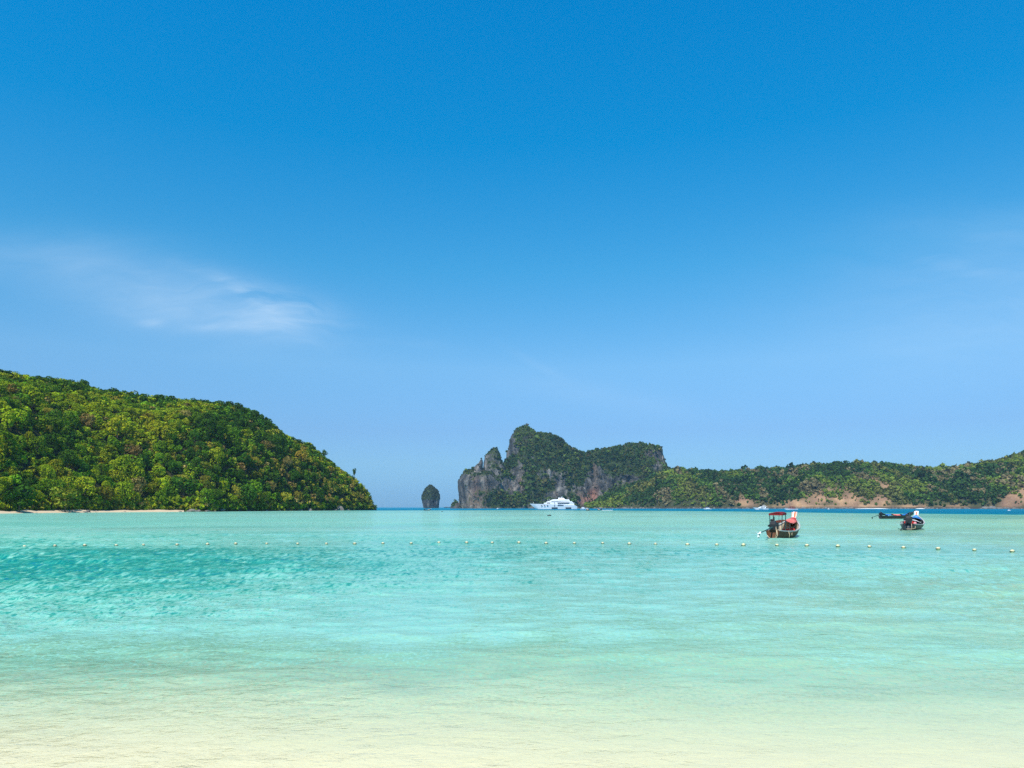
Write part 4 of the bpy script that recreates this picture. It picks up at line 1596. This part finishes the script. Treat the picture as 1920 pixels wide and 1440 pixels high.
    gd.loft([[pm + d * -0.12 + side * 0.01, pm + d * 0.12 + side * 0.01, pm + d * 0.12 - side * 0.01, pm + d * -0.12 - side * 0.01],
             [pm + d * 0.06 - upv * 0.32 + side * 0.01, pm + d * 0.2 - upv * 0.30 + side * 0.01, pm + d * 0.2 - upv * 0.30 - side * 0.01, pm + d * 0.06 - upv * 0.32 - side * 0.01]])
    gd.build('skeg', MAT['engine'], eg)
    # ropes hanging over the stern
    for pts in spec.get('ropes', []):
        MB().tube(pts, 0.022, 5).build('rope', MAT['rope'], root, True)
    if 'canopy' in spec:
        y0, y1, w, z, drop = spec['canopy']
        rf = MB()
        grid = []
        for i in range(7):
            yy = y0 + (y1 - y0) * i / 6
            grid.append([(w * math.sin(t), yy, z + 0.13 * math.cos(t) - 0.10 + 0.05 * (i / 6.0) + 0.012 * math.sin(3 * i + 4 * t)) for t in np.linspace(-1.35, 1.35, 9)])
        rf.sheet(grid, 0.035)
        roof = rf.build('canopy', MAT['maroon'], root, True)
        vb = MB()
        for (ax, fixed, a0, a1) in (('x', y0, -w, w), ('x', y1, -w, w), ('y', -w, y0, y1), ('y', w, y0, y1)):
            m = 9
            V, q = [], []
            for i in range(m):
                k = a0 + (a1 - a0) * i / (m - 1)
                dz = drop * (0.97 + 0.03 * math.cos(i * 2.1))
                t = 0.012
                zz = z - 0.05 + (0.05 * (k - y0) / (y1 - y0) if ax == 'y' else (0.05 if fixed == y1 else 0))
                if ax == 'x':
                    V += [(k, fixed - t, zz), (k, fixed + t, zz), (k, fixed + t, zz - dz), (k, fixed - t, zz - dz)]
                else:
                    V += [(fixed - t, k, zz), (fixed + t, k, zz), (fixed + t, k, zz - dz), (fixed - t, k, zz - dz)]
            vb.loft([V[i * 4:i * 4 + 4] for i in range(m)])
        vb.build('valance', MAT['maroon'], roof)
        for sx_ in (-1, 1):
            for yy in (y0 + 0.1, y1 - 0.1):
                MB().tube([(sx_ * (w - 0.06), yy, 0.5), (sx_ * (w - 0.04), yy, z - 0.03)], 0.034, 6).build('canopy_post', MAT['green_pole'], root)
        MB().tube([(0.1, (y0 + y1) / 2, 0.1), (0.1, (y0 + y1) / 2, z - 0.05)], 0.018, 6).build('canopy_post', MAT['steel'], root)
    for (nm, mt, y0, y1, w, z0, z1, sag) in spec.get('awnings', []):
        ab = MB()
        grid = []
        for i in range(8):
            k = i / 7
            yy = y0 + (y1 - y0) * k
            zc = z0 + (z1 - z0) * k - sag * math.sin(PI * k)
            ww = w * (1 - 0.35 * k)
            grid.append([(ww * s, yy + 0.03 * math.sin(9 * s + i), zc - 0.22 * s * s + 0.02 * math.sin(5 * s + 2 * i)) for s in np.linspace(-1, 1, 9)])
        ab.sheet(grid, 0.02)
        aw = ab.build(nm, MAT[mt], root, True)
        for s in (-1, 1):
            MB().tube([(s * w * 0.9, y0 + 0.08, 0.45), (s * w * 0.9, y0 + 0.08, z0 - 0.17)], 0.018, 5).build('awning_pole', MAT['steel'], root)
    for (nm, mt, c, r) in spec.get('bundles', []):
        bb = MB()
        V = rock_mesh(int(abs(c[1]) * 10) + 3)
        vs = [(c[0] + v.co.x * r[0], c[1] + v.co.y * r[1], c[2] + v.co.z * r[2]) for v in V.vertices]
        bb.add(vs, [tuple(p.vertices) for p in V.polygons])
        bb.build(nm, MAT[mt], root, True)
    root.scale = (scale,) * 3
    return root, yaw, D, x0


def on_boat(root, p):
    m = Matrix.Translation(root.location) @ Matrix.Rotation(root.rotation_euler.z, 4, 'Z')
    return m @ Vector(p)


def loose(name, root, p, build, label, cat, group=None):
    """an object lying in a boat: stays a thing of its own"""
    o = empty(name, on_boat(root, p), root.rotation_euler.z)
    build(o)
    return tag(o, label, cat, group)


def jacket(mt):
    def f(o):
        b = MB()
        b.loft([[(-0.24, -0.10, 0.0), (0.24, -0.10, 0.0), (0.24, 0.10, 0.0), (-0.24, 0.10, 0.0)], [(-0.27, -0.13, 0.18), (0.27, -0.13, 0.18), (0.27, 0.13, 0.18), (-0.27, 0.13, 0.18)],
                [(-0.25, -0.11, 0.42), (0.25, -0.11, 0.42), (0.25, 0.11, 0.42), (-0.25, 0.11, 0.42)], [(-0.12, -0.06, 0.52), (0.12, -0.06, 0.52), (0.12, 0.06, 0.52), (-0.12, 0.06, 0.52)]])
        b.build('vest', MAT[mt], o, True)
        MB().box((0, -0.125, 0.22), (0.56, 0.02, 0.04)).build('strap', MAT['engine'], o)
    return f


def fender(mt, r):
    def f(o):
        MB().ball((0, 0, r), (r, r, r), 12, 8).build('float', MAT[mt], o, True)
        MB().tube([(0, 0, 2 * r - 0.02), (0, 0, 2 * r + 0.06)], 0.04).build('eye', MAT['rope'], o)
    return f


A, yawA, DA, xA = longtail(1449, 1011, 1488, 8.2, dict(
    hull='hull_brown', inner='cream', rail='grey_trim', bench='cream', deck='salmon', stem='wood', prow=2.02, beam=1.02, pole=True,
    ribbons=[('salmon', 1.02, 1.98), ('white_cloth', 0.95, 2.02), ('orange', 1.0, 2.0), ('salmon', 1.0, 2.0)], ribbon_w=0.40,
    shaft=(-0.45, -2.75, 0.48), prop=0.24, prop_mat='white_cloth', engine_z=0.58, engine_s=1.15,
    canopy=(1.0, 2.5, 0.50, 1.97, 0.15),
    awnings=[('tarp', 'pink', 2.9, 7.2, 0.74, 1.42, 1.50, 0.12)],
    ropes=[[(0.30, -0.02, 0.66), (0.36, -0.10, 0.30), (0.24, -0.12, 0.08), (0.0, -0.12, 0.04), (-0.25, -0.10, 0.12), (-0.40, -0.05, 0.30)],
           [(0.22, -0.02, 0.95), (0.30, -0.09, 0.45), (0.20, -0.12, 0.12)],
           [(0.84, 1.5, 0.62), (0.92, 1.5, 0.30), (0.88, 1.52, 0.02)], [(0.88, 1.9, 0.60), (0.98, 2.1, 0.22), (0.95, 2.35, 0.55)]],
    bundles=[('prow_cloth', 'red', (0, 7.75, 1.36), (0.30, 0.36, 0.30)), ('prow_cloth', 'orange', (0.05, 7.55, 1.20), (0.36, 0.30, 0.18))]))
tag(A, 'brown longtail boat with maroon canopy and faded red tarp, nearest of the moored boats', 'longtail boat', 'longtail boats moored on the right of the bay')
loose('life_jacket', A, (0.15, 3.9, 0.18), jacket('red'), 'red life jacket lying in the boat with the maroon canopy, nearer the stern', 'life jacket')
loose('life_jacket', A, (0.45, 4.9, 0.22), jacket('red'), 'red life jacket lying in the boat with the maroon canopy, nearer the bow', 'life jacket')

B, yawB, DB, xB = longtail(1703, 994, 1718, 9.2, dict(
    hull='hull_teal', inner='hull_dark', rail='grey_trim', bench='cream', deck='blue_tarp', stem='white_cloth', prow=1.98, beam=1.10,
    ribbons=[('white_cloth', 1.0, 1.95), ('orange', 0.95, 1.9), ('white_cloth', 0.95, 1.95)], ribbon_w=0.42,
    shaft=(-0.55, -1.7, 0.10), prop=0.24, engine_z=0.60, engine_s=1.35,
    awnings=[('tarp', 'white_cloth', 2.2, 4.6, 1.02, 1.02, 1.04, 0.03), ('tarp', 'blue_tarp', 4.7, 7.2, 0.95, 1.26, 1.36, 0.06)],
    ropes=[[(0.30, -0.02, 0.68), (0.34, -0.10, 0.30), (0.30, -0.12, 0.05)], [(0.62, 0.5, 0.6), (0.62, 0.3, 0.2), (0.3, -0.13, 0.12), (-0.25, -0.10, 0.14)]],
    bundles=[('prow_cloth', 'sky_ribbon', (0, 8.6, 1.25), (0.34, 0.3, 0.26))]))
tag(B, 'dark longtail boat seen from its stern, with white tarp and blue prow cloth', 'longtail boat', 'longtail boats moored on the right of the bay')
for k, (p, mt) in enumerate([((0.10, 1.6, 0.45), 'red'), ((-0.30, 2.0, 0.45), 'red')]):
    loose('life_jacket', B, p, jacket(mt), ['red life jacket propped behind the engine of the stern on longtail boat', 'red life jacket left of its twin under the white tarp'][k], 'life jacket')
loose('float_ball', B, (0.48, 1.75, 0.50), fender('pinkred', 0.17), 'round pink float sitting in the stern on longtail boat', 'float')

Cb, yawC, DC, xC = longtail(1650, 972.6, 1712, 8.6, dict(
    hull='hull_dark', inner='hull_teal', rail='hull_teal', bench='cream', deck='hull_dark', stem='hull_dark', prow=1.80, beam=0.95, sheer=0.95,
    ribbons=[('white_cloth', 1.1, 1.4)], ribbon_w=0.2,
    shaft=(0.25, -2.3, 0.22), prop=0.22, engine_z=0.62, engine_s=1.0,
    awnings=[('tarp', 'blue_tarp', 0.9, 2.6, 0.7, 1.05, 1.0, 0.06), ('tarp', 'pink', 3.0, 5.0, 0.7, 0.98, 0.92, 0.05), ('tarp', 'blue_tarp', 5.2, 6.9, 0.7, 0.98, 1.12, 0.10)],
    bundles=[('cargo_bundle', 'sky_ribbon', (0.2, 1.6, 0.62), (0.40, 0.5, 0.25))]))
tag(Cb, 'black longtail boat seen broadside, farther out than the two other longtails', 'longtail boat', 'longtail boats moored on the right of the bay')


def small_longtail(px, py, pxb, L, label, hull, cover, scale=1.0):
    r, *_ = longtail(px, py, pxb, L, dict(
        hull=hull, inner='cream', rail='grey_trim', bench='cream', deck='hull_dark', stem='hull_dark', prow=1.9, beam=0.95,
        ribbons=[('white_cloth', 1.0, 1.85)], ribbon_w=0.24, shaft=(0.2, -2.0, 0.12), engine_z=0.62,
        awnings=[('tarp', cover, 1.2, 4.8, 0.8, 1.75, 1.85, 0.02)]), scale)
    tag(r, label, 'longtail boat', 'small longtail boats far out in the bay')
    return r


small_longtail(795.5, 957.2, 810, 8.6, 'tiny dark longtail boat floating just below the thimble shaped islet', 'hull_dark', 'hull_dark', 0.85)
small_longtail(1104, 957.6, 1100, 8.0, 'small dark longtail boat crossing just right of the big yacht stern', 'hull_dark', 'white_cloth')
small_longtail(1128, 956.8, 1120, 8.0, 'small dark longtail boat with a white wake, right of the red cave', 'hull_dark', 'hull_dark')
small_longtail(1033, 953.6, 1026, 7.0, 'tiny boat in front of the bow of the big white yacht', 'hull_teal', 'white_cloth', 0.5) if False else None


# ------------------------------------------------------------------ yachts
def ship_hull(st, zdeck, zk=-0.6, flare=0.14):
    """st: list of (x along, half beam, deck height). Bow at the last station."""
    b = MB()
    rings = []
    x0, x1 = st[0][0], st[-1][0]
    for (x, hb, zd) in st:
        k = max(0.0, (x - x0) / (x1 - x0) - 0.55) / 0.45
        r1, r2, r3 = [x - k * k * zd * q for q in (0.65, 1.25, 1.6)]
        rings.append([(x, -hb, zd), (r1, -hb * (1 - flare), zd * 0.45), (r2, -hb * (1 - 2 * flare), -0.2), (r3, 0, zk), (r2, hb * (1 - 2 * flare), -0.2), (r1, hb * (1 - flare), zd * 0.45), (x, hb, zd)])
    b.loft(rings, closed=True)
    return b


def slab(b, x0, x1, hw, z0, z1, rake_f=0.0, rake_b=0.0, hw1=None):
    """superstructure block with raked front (at x1) and back (x0)"""
    h1 = hw * 0.94 if hw1 is None else hw1
    b.add([(x0, -hw, z0), (x1, -hw * 0.7, z0), (x1, hw * 0.7, z0), (x0, hw, z0), (x0 + rake_b, -h1, z1), (x1 - rake_f, -h1 * 0.65, z1), (x1 - rake_f, h1 * 0.65, z1), (x0 + rake_b, h1, z1)],
          [(3, 2, 1, 0), (4, 5, 6, 7), (0, 1, 5, 4), (1, 2, 6, 5), (2, 3, 7, 6), (3, 0, 4, 7)])
    return b


def window(b, x0, x1, z0, z1, y):
    b.box(((x0 + x1) / 2, y, (z0 + z1) / 2), (x1 - x0, 0.10, z1 - z0))
    return b


def super_yacht():
    D = 960.0
    k = D / F       # metres per photo pixel here
    # local x runs from stern (right in the photo) to bow (left): rotate by 180 degrees
    o = empty('yacht', (wx(1082.5, D), D, 0), PI)
    tag(o, 'huge white motor yacht with four stacked decks anchored under the cliffs', 'yacht')
    Lm = 89 * k

    def X(px):
        return (1082.5 - px) * k

    def Z(py):
        return wz(py, D)
    st = [(X(1082), 4.2, Z(949.5)), (X(1078), 4.8, Z(947.5)), (X(1060), 5.2, Z(946.5)), (X(1035), 5.2, Z(945.5)), (X(1015), 4.3, Z(945.0)), (X(1003), 2.4, Z(944.8)), (X(996), 0.7, Z(944.4)), (X(993), 0.15, Z(944.3))]
    hl = ship_hull(st, 0, -1.2, 0.12).build('hull', MAT['white_gel'], o)
    for (a, b_, c, d) in [(1014.0, 1016.6, 947.2, 948.6), (1019.6, 1022, 947.2, 948.6), (1025, 1027.6, 947.2, 948.6)]:
        window(MB(), X(b_), X(a), Z(d), Z(c), 4.72 if a < 1018 else 5.05).build('porthole', MAT['glass'], hl)
    for (a, b_, c, d) in [(1034, 1045, 951.3, 953.8), (1060, 1070.5, 951.3, 953.8)]:
        window(MB(), X(b_), X(a), Z(d), Z(c), 4.55).build('hull_opening', MAT['glass'], hl)
    b = slab(MB(), X(1077), X(1018), 4.9, Z(947.5) - 0.1, Z(944.2), 2.0, 1.2)
    d1 = b.build('main_deck', MAT['white_gel'], o)
    for (a, b_, c, d) in [(1045, 1056, 946.9, 948.4), (1038.6, 1040.2, 947.0, 949.0)]:
        window(MB(), X(b_), X(a), Z(d), Z(c), 5.12).build('window', MAT['glass'], d1)
    b = slab(MB(), X(1076), X(1019), 4.9, Z(944.2), Z(942.9), 1.0, -0.4, 4.9)
    b.build('deck_overhang', MAT['white_gel'], o)
    b = slab(MB(), X(1074), X(1022), 4.4, Z(943.2), Z(941.6), 2.0, 0.5)
    d2 = b.build('upper_deck', MAT['white_gel'], o)
    for (a, b_, c, d) in [(1045, 1067, 942.6, 944.2), (1025, 1031, 942.8, 943.9), (1038.6, 1040.2, 942.6, 944)]:
        window(MB(), X(b_), X(a), Z(d), Z(c), 4.86).build('window', MAT['glass'], d2)
    b = slab(MB(), X(1072), X(1023), 4.6, Z(941.6), Z(939.9), 3.0, -0.3, 4.5)
    b.build('deck_overhang', MAT['white_gel'], o)
    b = slab(MB(), X(1068), X(1031), 3.9, Z(940.2), Z(938.4), 1.4, 0.4)
    d3 = b.build('bridge_deck', MAT['white_gel'], o)
    window(MB(), X(1066), X(1033), Z(939.9), Z(939.1), 3.92).build('window', MAT['glass'], d3)
    b = slab(MB(), X(1068), X(1030), 4.0, Z(938.8), Z(936.6), 4.5, 1.0, 3.4)
    b.build('sun_deck', MAT['white_gel'], o)
    b = slab(MB(), X(1060), X(1045), 2.6, Z(936.8), Z(933.6), 2.8, 2.4, 1.6)
    b.build('mast_house', MAT['white_gel'], o)
    b = MB()
    b.tube([(X(1053), 0, Z(934.5)), (X(1054), 0, Z(930))], [0.5, 0.25])
    b.box((X(1053.5), 0, Z(931.8)), (0.5, 3.4, 0.3))
    b.build('mast', MAT['white_gel'], o)
    for p in (1027.5, 1030.5):
        MB().tube([(X(p), 0, Z(939.5)), (X(p), 0, Z(935.8))], 0.16, 5).build('antenna', MAT['white_gel'], o)
    MB().ball((X(1048), 0.6, Z(933.6)), (0.8, 0.8, 0.8)).build('radar_dome', MAT['white_gel'], o, True)
    MB().tube([(X(1000.5), 0, Z(944.5)), (X(999.5), 0, Z(941.2))], 0.12, 5).build('flag_staff', MAT['white_gel'], o)
    st2 = MB()
    for i in range(4):
        st2.box((X(1079.4 + i * 0.9), 0, Z(949.0 + i * 1.1)), (0.9, 7.6, 0.5))
    st2.build('stern_steps', MAT['teak'], o)


super_yacht()


def motor_yacht(px0, px1, D, label, bow_left=True):
    k = D / F
    L = (px1 - px0) * k
    o = empty('motor_yacht', (wx(px1 if bow_left else px0, D), D, 0), PI if bow_left else 0)
    tag(o, label, 'motor yacht')
    s = L / 15.0
    st = [(0, 1.9 * s, 1.25 * s), (3 * s, 2.1 * s, 1.35 * s), (8 * s, 2.0 * s, 1.6 * s), (11.5 * s, 1.4 * s, 1.85 * s), (14 * s, 0.5 * s, 2.05 * s), (15 * s, 0.08 * s, 2.15 * s)]
    hl = ship_hull(st, 0, -0.5 * s, 0.13).build('hull', MAT['white_gel'], o)
    window(MB(), 5.2 * s, 9.5 * s, 0.85 * s, 1.05 * s, 1.98 * s).build('porthole_strip', MAT['glass'], hl)
    c = slab(MB(), 2.4 * s, 10.6 * s, 1.65 * s, 1.4 * s, 2.9 * s, 3.4 * s, 0.3 * s, 1.35 * s).build('cabin', MAT['white_gel'], o)
    window(MB(), 3.2 * s, 7.6 * s, 2.1 * s, 2.55 * s, 1.53 * s).build('window', MAT['glass'], c)
    slab(MB(), 1.2 * s, 7.2 * s, 1.6 * s, 2.9 * s, 3.15 * s, 0.4 * s, 0, 1.6 * s).build('flybridge', MAT['white_gel'], o)
    slab(MB(), 2.6 * s, 5.4 * s, 1.2 * s, 3.9 * s, 4.1 * s, 0.3 * s, 0, 1.2 * s).build('hardtop', MAT['white_gel'], o)
    for x in (2.8, 4.9):
        for y in (-1, 1):
            MB().tube([(x * s, y * 1.0 * s, 3.1 * s), (x * s, y * 1.0 * s, 3.95 * s)], 0.07 * s, 5).build('hardtop_post', MAT['white_gel'], o)
    MB().tube([(4 * s, 0, 4.05 * s), (3.8 * s, 0, 5.1 * s)], 0.08 * s, 5).build('radar_mast', MAT['white_gel'], o)
    return o


motor_yacht(1411, 1440, 740, 'white motor yacht with a flybridge behind the maroon canopy of the nearest longtail')


def sailboat(px0, px1, mast_px, mast_py, D, cabin, label, bow_left=True):
    k = D / F
    L = (px1 - px0) * k
    o = empty('sailboat', (wx(px1 if bow_left else px0, D), D, 0), PI if bow_left else 0)
    tag(o, label, 'sailboat', 'sailing boats anchored off the far shore')
    s = L / 12.0
    st = [(0, 1.3 * s, 0.95 * s), (3 * s, 1.8 * s, 0.95 * s), (7 * s, 1.8 * s, 1.05 * s), (10 * s, 1.0 * s, 1.2 * s), (12 * s, 0.08 * s, 1.35 * s)]
    hl = ship_hull(st, 0, -0.5 * s, 0.12).build('hull', MAT['white_gel'], o)
    slab(MB(), 2.6 * s, 8.4 * s, 1.2 * s, 0.9 * s, 1.65 * s, 1.4 * s, 0.2 * s).build('cabin', MAT[cabin], o)
    mx = ((px1 - mast_px) if bow_left else (mast_px - px0)) * k
    top = wz(mast_py, D)
    MB().tube([(mx, 0, 0.8 * s), (mx, 0, top)], [0.13, 0.09], 6).build('mast', MAT['engine'] if cabin != 'white_gel' else MAT['steel'], o)
    MB().tube([(mx, 0, 2.3 * s), (mx - 4.6 * s, 0, 2.35 * s)], 0.10 * s, 6).build('boom', MAT['steel'], o)
    MB().tube([(mx - 0.2, 0, 2.5 * s), (mx - 2.4 * s, 0, 2.62 * s), (mx - 4.5 * s, 0, 2.5 * s)], [0.24 * s, 0.22 * s, 0.14 * s], 7).build('furled_sail', MAT['blue_tarp'] if cabin == 'white_gel' else MAT['maroon'], o)
    for e in (12.0 * s, 0.1):
        MB().tube([(e, 0, 1.2 * s), (mx, 0, top - 0.2)], 0.035, 4).build('stay', MAT['steel'], o)
    return o


sailboat(1317.5, 1334, 1323, 929, 880, 'white_gel', 'white sailing yacht with a thin grey mast under the green shore')
sailboat(1469, 1495.5, 1481, 936, 690, 'maroon', 'white sailing yacht with a dark cabin, anchored before the bare tan slope')


def speedboat(px, py, L, yaw, label, scale=1.0):
    D = dist_of(py)
    o = empty('speedboat', (wx(px, D), D, 0), yaw)
    tag(o, label, 'speedboat')
    s = L / 7.0
    st = [(0, 1.0 * s, 0.8 * s), (3 * s, 1.15 * s, 0.85 * s), (5.4 * s, 0.7 * s, 1.05 * s), (7 * s, 0.06 * s, 1.25 * s)]
    ship_hull(st, 0, -0.3 * s, 0.13).build('hull', MAT['white_gel'], o)
    c = slab(MB(), 1.6 * s, 4.2 * s, 0.85 * s, 0.8 * s, 1.9 * s, 1.2 * s, 0.2 * s).build('cabin', MAT['white_gel'], o)
    window(MB(), 1.9 * s, 3.3 * s, 1.25 * s, 1.65 * s, 0.83 * s).build('window', MAT['glass'], c)
    MB().box((-0.15 * s, 0, 0.7 * s), (0.35 * s, 0.4 * s, 0.9 * s)).build('outboard_motor', MAT['engine'], o, bevel=0.05)
    return o


speedboat(1088, 955.2, 9.0, 0.35, 'small white cabin boat moored just behind the stern of the big yacht')
speedboat(930.5, 954.2, 4.5, 0.1, 'tiny pale boat far out below the green foot of the limestone cliffs')
speedboat(1551, 954.9, 3.5, 0.0, 'tiny white boat close in below the bare tan slopes')
speedboat(1889, 957.6, 2.6, 0.0, 'tiny white boat near the right end of the far shore')


def dark_float(px, py, w, label):
    D = dist_of(py)
    o = empty('mooring_float', (wx(px, D), D, 0))
    tag(o, label, 'mooring float')
    MB().loft([[(x * w / 2 * q, y * w / 5 * q, z) for x, y in ((-1, 0), (-0.6, -1), (0.6, -1), (1, 0), (0.6, 1), (-0.6, 1))] for q, z in ((0.8, -0.08), (1.0, 0.05), (0.9, 0.2 * w), (0.4, 0.26 * w))]).build('float', MAT['hull_dark'], o, True)
    MB().tube([(0, 0, 0.2 * w), (0.02, 0, 0.55 * w)], 0.02, 5).build('marker_stick', MAT['steel'], o)
    return o


dark_float(1030, 967.3, 1.15, 'dark mooring float in the pale shallows below the big white yacht')
dark_float(829, 959.5, 1.0, 'dark mooring float in pale water right of the thimble shaped islet')


def far_ship(px, D, L, label):
    o = empty('ferry', (wx(px, D), D, 0), 0)
    tag(o, label, 'ship')
    s = L / 40
    st = [(0, 4 * s, 3.2 * s), (20 * s, 4.4 * s, 3.2 * s), (34 * s, 2.6 * s, 3.8 * s), (40 * s, 0.2 * s, 4.4 * s)]
    ship_hull(st, 0, -1, 0.1).build('hull', MAT['hull_teal'], o)
    c = slab(MB(), 4 * s, 28 * s, 3.4 * s, 3.2 * s, 5.6 * s, 3 * s, 1 * s).build('cabin', MAT['grey_trim'], o)
    window(MB(), 7 * s, 23 * s, 4.1 * s, 4.9 * s, -3.3 * s).build('window', MAT['glass'], c)
    MB().tube([(20 * s, 0, 5.5 * s), (20 * s, 0, 9 * s)], 0.3 * s, 5).build('mast', MAT['grey_trim'], o)


far_ship(832, 3600, 34, 'far grey ship on the horizon between the islet and the cliffs')


# ------------------------------------------------------------------ wake and buoys
def wake(px, py, L, W, label):
    D = dist_of(py)
    rg = np.random.RandomState(3)
    n = 40
    xs = np.linspace(0, L, n)
    w = W * (0.35 + 0.65 * xs / L)
    V, Fc = [], []
    for i in range(n):
        a, b = 0.75 + 0.25 * rg.rand(), 0.75 + 0.25 * rg.rand()
        V += [(xs[i], -w[i] * a, 0.02), (xs[i], -w[i] * 0.3, 0.14 + 0.12 * rg.rand()), (xs[i], w[i] * 0.3, 0.14 + 0.12 * rg.rand()), (xs[i], w[i] * b, 0.02)]
        if i:
            for k in range(3):
                Fc.append(((i - 1) * 4 + k, i * 4 + k, i * 4 + k + 1, (i - 1) * 4 + k + 1))
    me = np_mesh('wake', V, Fc, MAT['white_cloth'], True)
    o = link(bpy.data.objects.new('wake_foam', me))
    o.location = (wx(px, D), D, 0)
    tag(o, label, 'wake', kind='stuff')


wake(1128, 956.9, 8.5, 0.9, 'white foam of the wake behind the small dark longtail boat')

MAT['buoy'] = paint('buoy_cream', (0.68, 0.60, 0.34), 0.5, 0.08, 6.0, dirt=(0.62, 0.52, 0.24))
MAT['buoy_white'] = paint('buoy_white', (0.62, 0.55, 0.34), 0.5, 0.06, 6.0)
MAT['weed'] = paint('buoy_waterline', (0.05, 0.055, 0.035), 0.8, 0.3, 10.0, spec=0.1)
MAT['line'] = paint('float_line', (0.25, 0.30, 0.25), 0.8, 0.2, 10.0, spec=0.1)
BUOY = [(46, 1025), (103, 1024), (159, 1023), (218, 1023), (269, 1022), (332, 1022), (389, 1021), (442, 1020), (500, 1020), (558, 1020), (612, 1020), (665, 1020), (718, 1019), (771, 1019), (823, 1018), (875, 1018), (923, 1018),
        (973, 1018), (1024, 1019), (1077, 1019), (1130, 1019), (1180, 1020), (1229, 1020.5), (1289, 1021.5), (1344, 1022), (1394, 1022.5), (1457, 1023), (1513, 1023.5), (1571, 1024.5), (1630, 1025.5), (1694, 1027.5), (1759, 1029.5),
        (1827, 1032), (1898, 1034.5)]


def buoy_parts(o, mt):
    b = MB()
    prof = [(-0.19, 0.03), (-0.16, 0.10), (-0.10, 0.155), (0.0, 0.175), (0.10, 0.155), (0.16, 0.10), (0.19, 0.03)]
    b.loft([[(x, r * math.cos(2 * PI * j / 12), r * math.sin(2 * PI * j / 12) + 0.02) for j in range(12)] for x, r in prof])
    b.build('float', MAT[mt], o, True)
    c = MB()
    c.loft([[(r * 1.35 * math.cos(2 * PI * j / 14), r * 0.95 * math.sin(2 * PI * j / 14), z) for j in range(14)] for r, z in ((0.15, -0.03), (0.185, 0.0), (0.185, 0.035), (0.15, 0.045))])
    c.build('waterline_collar', MAT['weed'], o)
    for s in (-1, 1):
        MB().tube([(s * 0.185, 0, 0.02), (s * 0.25, 0, 0.03), (s * 0.27, 0, 0.0)], 0.022, 5).build('rope_eye', MAT['weed'], o)


bproto = {}
bpos = []
rg = np.random.RandomState(8)
for i, (px, py) in enumerate(BUOY):
    D = dist_of(py + 1.5)
    mt = 'buoy' if px > 1250 else 'buoy_white'
    loc = (wx(px, D), D, 0.06)
    bpos.append(loc)
    if mt not in bproto:
        o = empty('buoy', loc)
        buoy_parts(o, mt)
        bproto[mt] = o
    else:
        o = copy_tree(bproto[mt])
        o.location = loc
    o.rotation_euler = (rg.uniform(-.15, .15), rg.uniform(-.08, .08), rg.uniform(-.35, .35))
    k = 0.58 * rg.uniform(0.82, 1.0) * (1.06 if px > 1250 else 0.92)
    o.scale = (k, k, k * rg.uniform(0.85, 1.1))
    cname = 'cream yellow' if mt == 'buoy' else 'off white'
    if px == 1457:
        lab = 'cream yellow buoy directly below the nearest longtail boat'
    elif i < 17:
        lab = f'{cname} buoy, {ORD[i]} from the left end of the floating line'
    else:
        lab = f'{cname} buoy, {ORD[33 - i]} from the right end of the floating line'
    tag(o, lab, 'buoy', 'buoys of the swimming line')
pts = []
for a, b in zip(bpos[:-1], bpos[1:]):
    for k in range(5):
        t = k / 5
        pts.append((a[0] + (b[0] - a[0]) * t, a[1] + (b[1] - a[1]) * t + 0.1 * math.sin(t * PI), -0.004 - 0.03 * math.sin(t * PI)))
pts.append((bpos[-1][0], bpos[-1][1], 0))
tag(MB().tube(pts, 0.012, 5).build('buoy_rope', MAT['line'], None, True), 'thin rope that links the floating buoys across the bay', 'rope')

# ------------------------------------------------------------------ haze
HAZE = 0.00006
hz, nt, out = mat_new('air_haze')
pv = N(nt, 'ShaderNodeVolumePrincipled')
pv.inputs['Color'].default_value = (0.48, 0.76, 1.0, 1)
pv.inputs['Density'].default_value = HAZE
pv.inputs['Anisotropy'].default_value = 0.0
nt.links.new(pv.outputs[0], out.inputs['Volume'])
hb = MB().box((0, 4300, 100), (19000, 10000, 250))
zmin = -18.0
me_v = [(v[0], v[1], (zmin if v[2] < 50 else 192.0)) for v in hb.v]
hb.v = me_v
ho = hb.build('haze', hz)
tag(ho, 'faint pale blue haze in the air over the bay', 'haze', kind='stuff')
